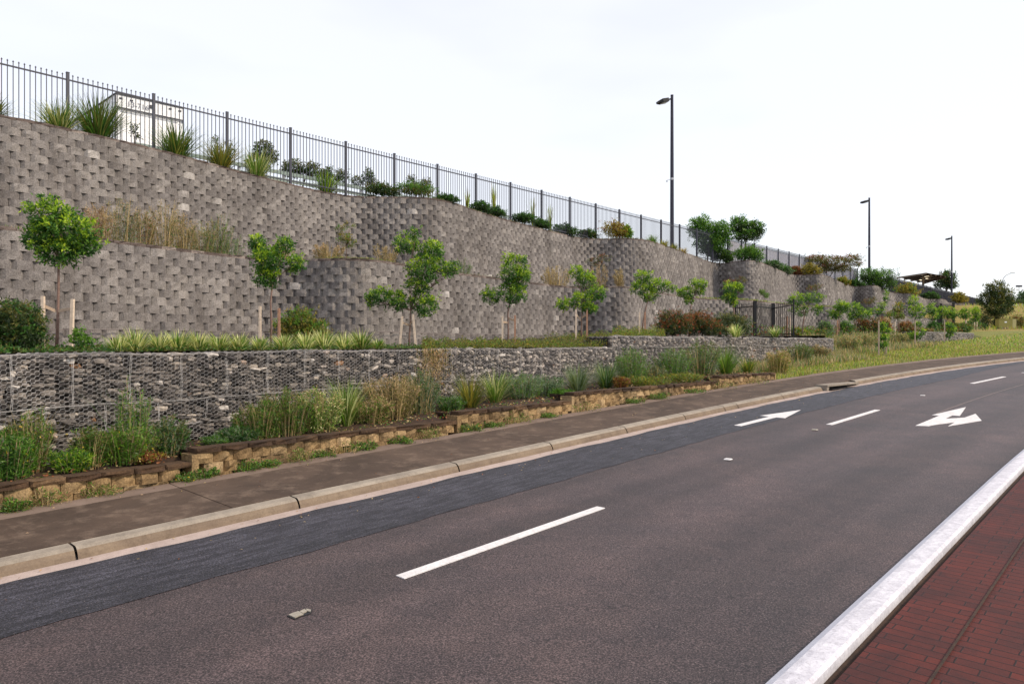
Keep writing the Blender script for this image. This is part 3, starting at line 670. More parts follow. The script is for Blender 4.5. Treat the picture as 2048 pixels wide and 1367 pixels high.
GL = chaikin(GL, 1)
def zg(line):
    _, _, LN = on_line(line, np.array([0.]))
    def f(a):
        q, _, _ = on_line(line, np.array([a])); x, y = q[0]; return zf(x, y) + .18
    return f
i0 = min(range(len(GL)), key=lambda i: abs(GL[i][0] - 2.9) + abs(GL[i][1] - 22))
GLl = list(GL)
jn = []
for k in range(80):
    a = .3 + k * .82
    jn.append((a, -.16 - .73, -.16)); jn.append((a + .45, -.16 - 1.11, -.16 - .73))
gabion('lower_gabion_wall', GLl, -.16, zg(GLl), (-.165, -.89, -1.27, -1.65), 'long low gabion wall of wire-caged rubble behind the garden bed', jn, flat=(20, 27))
RG = [ray(1223, 21.95), (8.2, 27.86), ray(1668, 35.76)]
RG = chaikin([RG[0], ((RG[0][0] + RG[1][0]) / 2, (RG[0][1] + RG[1][1]) / 2), RG[1], RG[2]], 1)
gabion('raised_gabion_row', RG, .17, lambda a: -.15, (.165, -.145), 'raised extra gabion row stepping up in front of the red-flowered bushes', [(k * 1.0 + .02, -.15, .17) for k in range(18)], flat=(-1, -.5), wavy=.02)
FG = [(26.0, 48.1), (30.2, 51.9), (34.15, 55.43)]
gabion('far_gabion_wall', FG, .66, zg(FG), (.65,), 'far short gabion wall on the grass verge behind the thin saplings', [(k * 1.0, -.5, .66) for k in range(12)], flat=(-1, -.5))

# ------------------------------------------------------------------ picket fence on top of the upper wall
FX = lambda Y: .8557 * Y - 30.69
FU = np.array((.6503, .7597, 0.)); FN = np.array((.7597, -.6503, 0.))
def fpt(i): Y = 21.193 + 1.8235 * i; return np.array((-12.556 + 1.5603 * i, Y, 0))
def picket_fence(i0, i1, label, screen=None, name='picket_fence', ztop=7.55):
    a0 = fpt(i0); t = empty(name, (a0[0], a0[1], 5.53), label, 'fence')
    for i in range(i0, i1 + 1):
        c = fpt(i); q = NM(); q.box((c[0], c[1], 6.57), (.075, .075, 2.06), FU, FN); q.box((c[0], c[1], 7.605), (.085, .085, .018), FU, FN); q.build('post', M['fence'], t)
    for i in range(i0, i1):
        a, b_ = fpt(i), fpt(i + 1); q = NM(); e = FU * .04
        q.bar(a + e + (0, 0, 7.40), b_ - e + (0, 0, 7.40), .038, .038); q.bar(a + e + (0, 0, 5.72), b_ - e + (0, 0, 5.72), .038, .038)
        for k in range(1, 18):
            p = a + (b_ - a) * k / 18.; q.box((p[0], p[1], 6.56), (.019, .019, 1.94), FU, FN)
            q.box((p[0], p[1], 7.535), (.034, .034, .022), FU, FN); q.tube([(p[0], p[1], 7.545), (p[0], p[1], 7.575)], [.017, .003], 4)
        q.build('picket_panel', M['fence'], t)
        if screen:
            q = NM(); o_ = -FN * .05; k = 24; V = []
            for j in range(k + 1):
                p = a + (b_ - a) * j / k + o_ + FN * (.012 * math.sin(j * 1.9))
                V += [(p[0], p[1], 5.6), (p[0], p[1], 7.36)]
            q.add(V, np.array([(2 * j, 2 * j + 2, 2 * j + 3, 2 * j + 1) for j in range(k)])); q.build('screen_cloth', screen, t)
    return t
picket_fence(-9, 18, 'long grey spear-topped picket fence standing on the upper block wall')
picket_fence(18, 31, 'picket fence section lined with pale cloth between the bushy shrubs on the wall', M['screen'])
picket_fence(36, 62, 'far fence section lined with dark cloth under the open shed roof', M['screend'])
# guard rail in the yard behind the fence
t0 = fpt(-1) - FN * 1.3; t = empty('guard_rail', (t0[0], t0[1], 5.53), 'pale green double guard rail glimpsed behind the picket fence', 'guard rail')
q = NM()
for zz in (6.02, 6.28):
    q.bar(fpt(1) - FN * 1.3 + (0, 0, zz), fpt(8.6) - FN * 1.3 + (0, 0, zz), .05, .13)
q.build('rail_beam', M['rail'], t)
for k in range(0, 11):
    p = fpt(1 + k * .75) - FN * 1.38; q = NM(); q.box((p[0], p[1], 5.93), (.1, .08, .84), FU, FN); q.build('rail_post', M['galv'], t)

# ------------------------------------------------------------------ white trailer in the yard
c0 = np.array((*ray(232, 27.0), 0)); c1 = np.array((*ray(366, 28.7), 0)); u = c1 - c0; W_ = np.linalg.norm(u); u /= W_; v = np.array((-u[1], u[0], 0.)); ZT = 8.93; ZB = 6.0
t = empty('box_trailer', (c0[0], c0[1], 5.55), 'white box trailer rear numbered 13-716 behind the picket fence', 'trailer')
mid = (c0 + c1) / 2
q = NM(); q.box(mid + v * 3.6 + (0, 0, (ZT + ZB) / 2), (W_, 7.0, ZT - ZB), u, v); q.build('cargo_body', M['box_white'], t)
q = NM()
q.box(mid + (0, 0, ZT - .22) + v * .04, (W_ + .02, .08, .44), u, v); q.box(c0 + u * .06 + v * .04 + (0, 0, (ZT + ZB) / 2 - .3), (.14, .082, ZT - ZB - .6), u, v); q.box(c1 - u * .06 + v * .04 + (0, 0, (ZT + ZB) / 2 - .3), (.14, .082, ZT - ZB - .6), u, v)
q.build('rear_frame', M['box_grey'], t)
q = NM(); q.box(mid + (0, 0, ZT + .015) + v * .03, (W_ + .06, .14, .04), u, v); q.box(c0 - u * .02 + v * 3.6 + (0, 0, ZT + .012), (.05, 7.0, .035), u, v); q.box(mid - v * .012 + (0, 0, ZT - .47), (W_ - .2, .03, .035), u, v)
q.box(c0 - u * .012 + v * .03 + (0, 0, (ZT + ZB) / 2), (.03, .1, ZT - ZB), u, v); q.box(c1 + u * .012 + v * .03 + (0, 0, (ZT + ZB) / 2), (.03, .1, ZT - ZB), u, v); q.build('dark_trim', M['box_dark'], t)
q = NM(); q.box(mid - v * .005 + (0, 0, (ZT + ZB) / 2 - .3), (W_ - .32, .03, ZT - ZB - .75), u, v); q.build('roller_door', M['box_white'], t)
for k in (.07, .22, .80, .95):
    p = c0 + u * W_ * k - v * .015 + (0, 0, ZT - .13); q = NM(); q.box(p, (.10, .03, .05), u, v); q.build('marker_light', M['box_dark'], t)
p = mid + u * .03 - v * .03 + (0, 0, ZT - .2); q = NM(); q.box(p, (.16, .05, .1), u, v); q.build('camera_box', M['box_dark'], t)
q = NM(); q.box(mid + v * 3.5 + (0, 0, ZB - .12), (W_ * .5, 6.8, .2), u, v); q.box(mid + v * .1 + (0, 0, ZB - .25), (W_, .08, .12), u, v); q.build('chassis', M['box_dark'], t)
for sx in (-1, 1):
    p = mid + v * 1.5 + u * sx * (W_ / 2 - .2) + (0, 0, 5.55 + .45); q = NM(); pts = [p - u * .13, p + u * .13]; q.tube(pts, .45, 20); q.build('wheel', M['black'], t)
cu = bpy.data.curves.new('lettering', 'FONT'); cu.body = '13-716'; cu.size = .27; cu.extrude = .004; cu.align_x = 'LEFT'
to = bpy.data.objects.new('lettering_tmp', cu); COL.objects.link(to); dg = bpy.context.evaluated_depsgraph_get(); me = bpy.data.meshes.new_from_object(to.evaluated_get(dg)); bpy.data.objects.remove(to)
o = bpy.data.objects.new('fleet_number', me); COL.objects.link(o); me.materials.clear(); me.materials.append(M['ink']); o.parent = t
p = c0 + u * .37 - v * .012 + np.array((0, 0, ZT - .37)); o.location = Vector(p) - t.location; o.rotation_euler = (rad(90), 0, math.atan2(u[1], u[0]))

# ------------------------------------------------------------------ street lights
def street_light(px, ytop, Y, zb, label, hd=-1, r0=.14, r1=.095, head_l=1.0, arm=True, name='street_light'):
    x, y = ray(px, Y); zt = zy(ytop, Y); t = empty(name, (x, y, zb), label, 'street light', 'street lights on the upper yard')
    q = NM(); q.tube([(x, y, zb), (x, y, (zb + zt) * .55), (x, y, zt)], [r0, (r0 + r1) / 2, r1], 12); q.tube([(x, y, zt - .01), (x, y, zt + .03)], [r1 * 1.1, r1 * 1.1], 12); q.build('pole', M['pole'], t, smooth=False)
    q = NM(); q.tube([(x, y, zb), (x, y, zb + .03)], [.28, .28], 12); q.build('base_plate', M['galv'], t)
    hx = x + hd * 1.0; q = NM(); q.bar((x, y, zt - .22), (x + hd * .42, y - .1, zt - .34), .09, .09); q.build('arm', M['pole'], t)
    q = NM(); a = np.array((hd * .93, -.28, -.26)); a /= np.linalg.norm(a); b_ = np.cross(a, (0, 0, 1.)); b_ /= np.linalg.norm(b_); cc = np.cross(b_, a)
    ce = np.array((x + hd * .62, y - .2, zt - .46)); V = []
    for (l, wv, hh) in [(-.36, .16, .06), (-.30, .26, .13), (.16, .30, .14), (.42, .22, .07)]:
        for sx, sz in ((-1, -1), (1, -1), (1, 1), (-1, 1)): V.append(ce + a * l * head_l + b_ * wv * sx + cc * hh * sz * (1 if sz > 0 else .8))
    q.add(V, [(k * 4 + j, k * 4 + (j + 1) % 4, k * 4 + 4 + (j + 1) % 4, k * 4 + 4 + j) for k in range(3) for j in range(4)] + [(3, 2, 1, 0), (12, 13, 14, 15)]); hdp = q.build('lamp_head', M['black'], t)
    q = NM(); q.box(ce - cc * .125, (.4, .36, .03), a, b_, 0, cc); ln_ = q.build('lens', M['lens'], t); ln_.parent = hdp; ln_.location = (0, 0, 0)
    zz = zb + (zt - zb) * .49; q = NM(); q.tube([(x, y, zz - .07), (x, y, zz + .07)], [r0 * .95] * 2, 12); q.bar((x - .1, y, zz - .03), (x - .34, y - .05, zz - .09), .025, .025); q.box((x - .35, y - .05, zz - .15), (.08, .08, .1)); q.build('sensor_bracket', M['galv'], t)
    return t
street_light(1344, 191, 50, 5.5, 'tall dark street light rising behind the picket fence, nearest of the poles')
street_light(1738.5, 396, 84, 5.5, 'tall dark street light above the green bushy tree, middle one of the poles')
street_light(1903.5, 472, 115, 5.5, 'farthest tall dark pole light, rising through the tree right of the shed roof')
x, y = ray(2004, 170); t = empty('curved_lamp', (x, y, 4), 'thin grey lamp on a curved arm above the big dark tree', 'street light')
q = NM(); zt = zy(546, 170); q.tube([(x, y, 3), (x, y, zt - 2.2), (x + .3, y, zt - 1.2), (x + .9, y, zt - .5), (x + 2.0, y, zt)], [.12, .1, .08, .07, .06], 8); q.build('curved_pole', M['galv'], t)
q = NM(); q.box((x + 2.4, y, zt + .02), (.9, .3, .14)); q.build('lamp_head', M['galv'], t)
x, y = ray(2038, 230); t = empty('distant_lamp', (x, y, 5), 'tiny distant lamp post beside the tree at the right edge', 'street light')
q = NM(); q.tube([(x, y, 3), (x, y, zy(573, 230))], [.14, .08], 8); q.build('pole', M['galv'], t); q = NM(); q.box((x, y, zy(572, 230)), (1.6, .6, .5)); q.build('lamp_head', M['pole'], t)

# ------------------------------------------------------------------ open shed roof, cabinet, black gate pen
zr = 8.9; pts = [(52.9, 103.0), (53.2, 96.4), (58.6, 101.4), (61.9, 112.8)]
t = empty('open_shed', (56, 103, 5.55), 'open-sided brown shed roof with lit roof sheets beyond the dark fence', 'shed')
def lerp(a, b_, k): return tuple(a[i] * (1 - k) + b_[i] * k for i in range(len(a)))
T4 = [(*pts[i], zr + 0.) for i in range(4)]
for k in (.0, .25, .5, .75, 1.):
    a = lerp(T4[1], T4[2], k); b_ = lerp(T4[0], T4[3], k); q = NM(); q.bar((a[0], a[1], a[2] - .12), (b_[0], b_[1], b_[2] - .12), .14, .2); q.build('rafter', M['roofund'], t)
q = NM(); V = []; NU, NV = 12, 8; SK = {(3, 2), (3, 3), (4, 3), (6, 4), (6, 5), (9, 5), (9, 6)}
for i in range(NU + 1):
    for j in range(NV + 1): V.append(lerp(lerp(T4[1], T4[2], j / NV), lerp(T4[0], T4[3], j / NV), i / NU))
cell = lambda i, j: (i * (NV + 1) + j, (i + 1) * (NV + 1) + j, (i + 1) * (NV + 1) + j + 1, i * (NV + 1) + j + 1)
q.add(V, [cell(i, j) for i in range(NU) for j in range(NV) if (i, j) not in SK]); q.build('roof', M['roofund'], t)
q = NM(); q.add(V, [cell(i, j) for (i, j) in SK]); q.build('skylight', M['skyl'], t)
for p in ((55.6, 101.5), (57.6, 105.0)): q = NM(); q.box((p[0], p[1], (5.5 + zr) / 2), (.16, .16, zr - 5.5)); q.build('column', M['roofund'], t)
x, y = G(2011, 657, .12); z = zf(x, y) + .12; t = empty('transformer_cabinet', (x, y, z), 'khaki ground-mounted electrical cabinet on the grass at the far right', 'cabinet')
a = np.array((.97, -.24, 0)); b_ = np.array((.24, .97, 0)); cc = np.array((x, y, z))
q = NM(); q.box(cc + (0, 0, .58) + b_ * .5, (1.3, 1.1, .9), a, b_); q.box(cc + (0, 0, 1.05) + b_ * .5, (1.36, 1.16, .05), a, b_); q.build('housing', M['khaki'], t)
q = NM(); q.box(cc + (0, 0, .55) + b_ * .5 + a * .84, (.36, 1.12, 1.0), a, b_); q.build('side_compartment', M['khaki_sunlit'], t)
q = NM(); q.box(cc + (0, 0, .09) + b_ * .5, (1.2, .95, .16), a, b_); q.build('plinth', M['gutter'], t)
q = NM(); q.box(cc + (0, 0, .72) - b_ * .058, (.22, .02, .14), a, b_); q.build('warning_plate', M['box_white'], t)
# pen of black pickets in front of the middle wall
def pen(name, pts, zt, zb, label, wide=(1, 2)):
    t = empty(name, (pts[0][0], pts[0][1], zb), label, 'fence')
    for i, p in enumerate(pts):
        q = NM(); w_ = .14 if i in wide else .06; q.box((p[0], p[1], (zt + .08 + zb) / 2), (w_, w_, zt + .08 - zb)); q.build('post', M['black'], t)
    for i in range(len(pts) - 1):
        a = np.array((*pts[i], 0)); b_ = np.array((*pts[i + 1], 0)); q = NM(); L_ = np.linalg.norm(b_ - a)
        q.bar(a + (0, 0, zt - .18), b_ + (0, 0, zt - .18), .04, .045); q.bar(a + (0, 0, zb + .08), b_ + (0, 0, zb + .08), .04, .045)
        k = 10 if i != 1 else 14
        for j in range(1, k): p = a + (b_ - a) * j / k; q.box((p[0], p[1], (zt + zb) / 2), (.025, .025, zt - zb))
        q.build('gate_leaf' if i == 1 else 'picket_panel', M['black'], t)
    return t
pen('black_picket_pen', [ray(1471, 36.9), ray(1510, 35.3), ray(1546, 37.6), ray(1587, 34.0)], 1.86, .28, 'black picket pen with a gate against the middle wall')
pen('far_picket_pen', [ray(1874, 66), ray(1882, 62), ray(1907, 60.5)], 3.1, 1.2, 'small far black picket fence seen between two saplings')
# irrigation pipe on the foot of the middle wall
base = np.array(MDP); nr = rnorm(base); ln = resample(base + nr * .42, .8)
pp = [(x, y, .27 + .02 * math.sin(i * .7)) for i, (x, y) in enumerate(ln) if -16 < x < 5]
q = NM(); q.tube(pp, .011, 5); o = q.build('irrigation_pipe', M['pipe']); tag(o, 'thin grey irrigation pipe strung along the foot of the middle wall', 'pipe')

# ------------------------------------------------------------------ vegetation builders
def lobes_world(lobes, Y, dz=.8):
    r_ = []
    for px, py, a, b_ in lobes:
        x, y = ray(px, Y); k = Y / F; r_.append((x, y + random.uniform(-.3, .3) * a * k, zy(py, Y), a * k * 1.12, a * k * dz, b_ * k * 1.15))
    return r_
def crown(nm, lobes, nl, ll, lw, mats=(0, 1, 2), pm=(.45, .38, .17), clump=9, droop=.1, shell=.75):
    tot = sum(l[3] * l[5] for l in lobes)
    for (x, y, z, a, b_, c) in lobes:
        k = max(2, int(nl * a * c / tot / clump)); d = rng.normal(size=(k, 3)); d /= np.linalg.norm(d, axis=1)[:, None]
        rr = shell + (1 - shell) * rng.random(k); rr *= np.where(rng.random(k) < .25, .6, 1.) ; rr *= rng.uniform(.8, 1.15, k); rr = np.where(rng.random(k) < .16, rr * rng.uniform(1.1, 1.35, k), rr)
        cc = np.array((x, y, z)) + d * rr[:, None] * np.array((a, b_, c))
        for mi, p_ in zip(mats, pm):
            pass
        pk = rng.choice(len(mats), size=k, p=pm)
        top = (d[:, 2] > .25) & (rng.random(k) < .45); pk = np.where(top, len(mats) - 1, pk); pk = np.where((d[:, 2] < -.2) & (rng.random(k) < .7), 0, pk)  # undersides favour the first, mostly darkest leaf, tops the last: shading put into colour
        for mi in range(len(mats)):
            cs = cc[pk == mi]; ds = d[pk == mi]
            if len(cs) == 0: continue
            m_ = clump; C3 = np.repeat(cs, m_, 0); D3 = np.repeat(ds, m_, 0) * .5 + rng.normal(size=(len(cs) * m_, 3)) * .75; D3[:, 2] += .15 - droop
            C3 = C3 + rng.normal(size=C3.shape) * ll * .35
            nm.leaves(C3, D3, ll * rng.uniform(.6, 1.25, len(C3)), lw * rng.uniform(.7, 1.2, len(C3)), mats[mi])
def limbs(nm, base, lobes, r0, fork=.75, lean=(0, 0), mat=0):
    bx, by_, bz = base; zt = max(l[2] for l in lobes); zl = min(l[2] - l[5] * .4 for l in lobes); cx = np.mean([l[0] for l in lobes]); cy = np.mean([l[1] for l in lobes])
    fz = bz + (zl - bz) * .98 if zl > bz + .3 else bz + (zt - bz) * .35
    fk = np.array((bx + (cx - bx) * .55, by_ + (cy - by_) * .55, fz)); wv = r0 * 1.2
    pts = [np.array((bx, by_, bz - .03)), np.array((bx + wv * random.uniform(-1, 1), by_, bz + (fz - bz) * .35)), np.array((bx * .6 + fk[0] * .4 + wv * random.uniform(-1, 1), by_, bz + (fz - bz) * .7)), fk]
    nm.tube(pts, [r0 * 1.25, r0, r0 * .9, r0 * .75], 7, mat)
    for l in lobes:
        e = np.array((l[0], l[1], l[2] + l[5] * .35)); m_ = (fk + e) / 2 + rng.normal(0, 1, 3) * l[3] * .12; nm.tube([fk, m_, e], [r0 * .55, r0 * .35, r0 * .12], 5, mat)
        for _ in range(4):
            d = rng.normal(size=3); d /= np.linalg.norm(d); e2 = np.array((l[0], l[1], l[2])) + d * np.array(l[3:6]) * .85; nm.tube([m_, (m_ + e2) / 2 + rng.normal(0, 1, 3) * l[3] * .06, e2], [r0 * .25, r0 * .16, r0 * .06], 4, mat)
def make_tree(name, px, Y, zb, lobes, label, cat='tree', nl=1400, ll=.085, lw=.035, mats=('dk', 'md', 'br'), pm=(.5, .36, .14), r0=.022, bark='bark', group=None, dz=.8, clump=9, bx=None):
    x, y = ray(px, Y); t = empty(name, (x, y, zb), label, cat, group); lw_ = lobes_world(lobes, Y, dz)
    q = NM(); limbs(q, (x, y, zb), lw_, r0); q.build('trunk', M[bark], t, smooth=True)
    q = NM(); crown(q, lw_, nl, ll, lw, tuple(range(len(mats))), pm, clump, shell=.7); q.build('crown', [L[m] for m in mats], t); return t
def stake(px, ytop, ybot, Y, zb, label, mat='wood', w_=.045, tie=None, lean=0.):
    x, y = ray(px, Y); zt = zy(ytop, Y); t = empty('tree_stake', (x, y, zb), label, 'tree stake', 'timber stakes beside the young trees')
    q = NM(); q.bar((x, y, zb - .05), (x + lean, y, zt), w_, w_); q.build('timber_post', M[mat], t)
    if tie:
        tx, ty, tzp = tie; z1 = zt - .16; z2 = zy(tzp, ty); x2 = ray(tx, ty)[0]; q = NM(); q.bar((x + lean, y, z1), (x2, ty, z2), .012, .05); q.build('strap', M['tie'], t)
    return t
def tz(px, Y):
    x, y = ray(px, Y); b_ = min(CUR, key=lambda q_: (q_[1] - x) ** 2 + (q_[2] - y) ** 2); return b_[0]
def TZ(px, Y): return terr(tz(px, Y))
GT = 'young staked trees on the lower terrace'
TR = [
 (113, 13.0, [(95, 428, 34, 30), (140, 462, 46, 36), (82, 470, 30, 26), (118, 502, 42, 26), (172, 488, 24, 20)], 'round-crowned young tree leftmost in the photo, above the dark bush', 2300, .085),
 (541, 17.5, [(515, 486, 15, 15), (570, 488, 15, 13), (535, 518, 30, 26), (590, 527, 16, 15), (535, 556, 20, 16)], 'dense young tree beside the golden bush', 1700, .085),
 (818, 19.5, [(828, 461, 8, 8), (813, 486, 24, 19), (862, 500, 24, 20), (850, 538, 34, 25), (835, 572, 24, 16), (896, 536, 19, 15), (760, 590, 26, 15), (802, 600, 25, 17), (852, 610, 25, 20), (740, 602, 10, 10)], 'largest staked tree with a wide lopsided crown', 2900, .09),
 (1016, 21.5, [(1020, 572, 18, 12), (1017, 516, 10, 9), (1043, 518, 11, 9), (1020, 545, 20, 19), (1047, 555, 14, 22), (985, 590, 20, 13), (1030, 590, 22, 16)], 'young tree with two pointed tops between two tall pale stakes', 1600, .09),
 (1163, 24.0, [(1152, 545, 12, 12), (1172, 560, 18, 16), (1195, 585, 16, 14), (1165, 600, 20, 18), (1130, 608, 16, 10), (1178, 615, 16, 9)], 'full-crowned young tree left of the raised gabion corner', 1500, .09),
 (1285, 27.0, [(1288, 552, 16, 10), (1280, 575, 18, 14), (1316, 570, 22, 13), (1346, 577, 7, 6), (1300, 592, 16, 10)], 'spreading young tree just right of the raised gabion corner', 1100, .095),
 (1378, 29.5, [(1398, 567, 16, 7), (1374, 585, 16, 11), (1400, 580, 10, 8), (1378, 602, 8, 6)], 'small bright young tree rising out of the red-flowered bushes', 800, .095),
 (1466, 33.5, [(1465, 577, 18, 11), (1458, 592, 14, 9), (1480, 575, 7, 7), (1468, 604, 8, 7)], 'round bright young tree left of the black picket pen', 800, .10),
 (1605, 38.0, [(1592, 600, 17, 12), (1626, 595, 20, 9), (1600, 621, 16, 9), (1635, 618, 10, 11)], 'loose young tree right of the black picket pen', 1000, .10),
 (1678, 43.0, [(1683, 612, 15, 10), (1672, 627, 13, 9)], 'young tree with a dense rounded crown at the bend of the middle wall', 800, .11),
 (1712, 46.0, [(1710, 618, 17, 12), (1728, 628, 15, 9), (1705, 633, 9, 8)], 'bushy young tree with brown undergrowth, second right of the pen', 900, .11),
 (1757, 48.0, [(1773, 593, 5, 12), (1764, 612, 8, 7), (1750, 622, 13, 6)], 'thin tree with one tall leaning shoot against the upper wall', 420, .11),
 (1797, 52.0, [(1797, 614, 10, 9), (1790, 630, 17, 11)], 'olive-tinged young tree behind the pair of verge saplings', 700, .12),
 (1830, 54.0, [(1826, 603, 10, 11), (1832, 624, 15, 14), (1841, 614, 7, 7)], 'tall bright young tree above the far gabion wall', 800, .12),
 (1866, 58.0, [(1862, 619, 9, 11), (1868, 632, 8, 8)], 'narrow young tree directly left of the far black pen', 500, .13),
 (1893, 60.0, [(1888, 624, 14, 11), (1905, 628, 11, 9)], 'wide young tree in front of the far black pen', 700, .13),
 (1932, 66.0, [(1930, 627, 10, 10)], 'small dark young tree right of the far black pen', 400, .14),
 (1951, 68.0, [(1951, 624, 9, 10), (1952, 637, 7, 6)], 'last bright young tree on the terrace, left of the khaki cabinet', 450, .14)]
for i, (px, Y, lb, lab, nl, ll) in enumerate(TR):
    br = i in (4, 5, 6, 7, 9, 13, 14, 15, 17); mats = ('dk', 'md', 'br'); pm = (.20, .40, .40) if br else ((.42, .36, .22) if i != 12 else (.3, .5, .2))
    if i == 12: mats = ('ol', 'md', 'gd')
    make_tree('young_tree', px, Y, TZ(px, Y) - (.0), lb, lab, nl=nl * 2.8, ll=ll * .92, lw=ll * .38, mats=mats, pm=pm, r0=.024 if Y < 30 else .035, group=GT)
ST = [(86, 592, 12.9, 'pale stake on the left of the leftmost young tree', 'wood', (112, 13, 622), 0), (142, 598, 12.9, 'pale stake on the right of the leftmost young tree', 'wood', (113, 13, 622), .03),
 (520, 612, 17.3, 'pale stake left of the tree beside the golden bush', 'wood', None, 0), (558, 616, 17.3, 'reddish stake between the dense tree and the golden bush', 'woodred', None, 0),
 (799, 632, 19.3, 'pale leaning stake on the left of the largest staked tree', 'wood', (818, 19.5, 650), .07), (832, 628, 19.3, 'pale leaning stake on the right of the largest staked tree', 'wood', (819, 19.5, 650), -.08),
 (1005, 632, 21.3, 'white-topped stake left of the tree with two pointed tops', 'wood', (1016, 21.5, 645), 0), (1030, 630, 21.3, 'red-brown stake right of the tree with two pointed tops', 'woodred', (1017, 21.5, 636), 0),
 (1152, 618, 23.8, 'tall pale stake left of the tree by the raised gabion corner', 'wood', (1163, 24, 642), 0), (1174, 618, 23.8, 'tall brown stake right of the tree by the raised gabion corner', 'woodred', (1163, 24, 636), 0),
 (1279, 624, 26.8, 'pale stake left of the spreading tree above the raised gabion', 'wood', None, 0), (1290, 624, 26.8, 'brown stake right of the spreading tree above the raised gabion', 'woodred', None, 0),
 (1463, 631, 33.2, 'short pale stake in front of the round bright tree by the pen', 'wood', (1468, 33.4, 648), 0), (1472, 631, 33.2, 'short pale stake right of the round bright tree by the pen', 'wood', None, 0),
 (1574, 632, 37.5, 'orange stake seen through the right panel of the black pen', 'woodred', None, 0), (1581, 634, 37.5, 'pale stake at the right end of the black pen', 'wood', None, 0),
 (1675, 640, 42.8, 'orange stake under the tree at the bend of the middle wall', 'woodred', None, 0),
 (1790, 643, 51.8, 'thin pale stake under the olive-tinged tree', 'wood', None, 0), (1949, 644, 67.8, 'left pale stake under the last terrace tree', 'wood', None, 0), (1954, 643, 67.8, 'right pale stake under the last terrace tree', 'wood', None, 0), (1932, 640, 65.8, 'pale stake under the small dark tree right of the far pen', 'wood', None, 0)]
for px, yt, Y, lab, m_, tie, ln_ in ST: stake(px, yt, 0, Y, TZ(px, Y), lab, m_, .05 if Y < 30 else .07, tie, ln_)
def gz(x, y): return zf(x, y) + .15
# verge saplings
for i, (px, Y, lb, lab) in enumerate([(1768, 36.3, [(1766, 649, 6, 3.5), (1770, 660, 9, 3.5), (1768, 675, 8, 4), (1765, 690, 8, 4)], 'thin tiered sapling on the grass verge, nearest of the three'), (1837, 43.4, [(1837, 648, 6, 4), (1832, 670, 11, 6), (1847, 662, 4, 3)], 'thin sapling on the verge in front of the far gabion, middle of the three'), (1899, 49.5, [(1897, 671, 7, 4), (1903, 660, 8, 6), (1898, 650, 8, 5)], 'thin sapling at the far gabion middle, farthest of the three')]):
    x, y = ray(px, Y); make_tree('verge_sapling', px, Y, gz(x, y), lb, lab, nl=800, ll=.12, lw=.055, pm=(.35, .4, .25), r0=.015, group='thin saplings on the grass verge', clump=7)
for px, yt, Y, lab, m_ in [(1757.5, 640, 36.0, 'tall grey stake left of the nearest verge sapling', 'woodgrey'), (1772, 646, 36.6, 'thinner stake right of the nearest verge sapling', 'woodgrey'), (1830, 640, 43.2, 'tall stake beside the middle verge sapling', 'woodgrey'), (1889, 640, 49.0, 'tall stake beside the farthest verge sapling', 'woodgrey')]:
    x, y = ray(px, Y); stake(px, yt, 0, Y, gz(x, y), lab, m_, .055)
# mulch rings
for px, Y, lab in [(1765, 36.3, 'dark mulch ring around the nearest verge sapling'), (1837, 43.4, 'dark mulch ring around the middle verge sapling')]:
    x, y = ray(px, Y); q = NM(); k = 14; V = [(x, y, gz(x, y) + .05)] + [(x + .75 * math.cos(a * 6.283 / k) * random.uniform(.85, 1.1), y + .75 * math.sin(a * 6.283 / k), gz(x + .75 * math.cos(a * 6.283 / k), y + .75 * math.sin(a * 6.283 / k)) + .012) for a in range(k)]
    q.add(V, [(0, 1 + a, 1 + (a + 1) % k) for a in range(k)]); o = q.build('mulch_ring', M['soil']); tag(o, lab, 'mulch', 'mulch rings on the verge')
# shrubs given as lobes
def shrub(px, Y, zb, lobes, label, mats=('sh', 'dk', 'md'), pm=(.4, .4, .2), nl=1800, ll=.06, lw=.022, cat='bush', name='shrub', group=None, dz=.9, clump=8, flower=None, nf=0):
    x, y = ray(px, Y); t = empty(name, (x, y, zb), label, cat, group); lw_ = lobes_world(lobes, Y, dz)
    q = NM(); limbs(q, (x, y, zb), lw_, max(.012, .010 * Y / 12)); q.build('stems', M['barkdark'], t)
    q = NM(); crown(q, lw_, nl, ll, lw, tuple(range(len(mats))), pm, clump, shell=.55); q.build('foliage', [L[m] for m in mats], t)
    if flower:
        q = NM()
        for l in lw_:
            d = rng.normal(size=(nf, 3)); d /= np.linalg.norm(d, axis=1)[:, None]; d[:, 1] = -np.abs(d[:, 1]); c3 = np.array(l[:3]) + d * np.array(l[3:6]) * 1.0
            C3 = np.repeat(c3, 10, 0) + rng.normal(size=(nf * 10, 3)) * .02; q.leaves(C3, rng.normal(size=C3.shape), .045, .02, 0)
        q.build('flowers', flower, t)
    return t
shrub(30, 11.4, TZ(30, 11.4), [(20, 640, 52, 38), (60, 665, 34, 40), (-20, 660, 50, 45), (30, 690, 50, 25)], 'dark glossy bush at the left edge above the gabion', ('sh', 'dk', 'ol'), (.62, .28, .10), 12000, .06, .024)
shrub(603, 18.2, TZ(603, 18.2), [(600, 640, 34, 24), (578, 655, 30, 22), (630, 660, 28, 22), (603, 672, 42, 18)], 'golden-green bush beside the reddish stake', ('ol', 'gd', 'md'), (.42, .40, .18), 9000, .06, .026)
CBL = 'bottlebrush bushes behind the raised gabion'
shrub(1345, 27.5, .22, [(1345, 640, 30, 20), (1335, 655, 26, 16), (1358, 650, 28, 20)], 'rust-green bottlebrush bush, left of the group of three', ('sh', 'ol', 'rs'), (.55, .31, .14), 8500, .08, .026, flower=M['redflower'], nf=7, group=CBL)
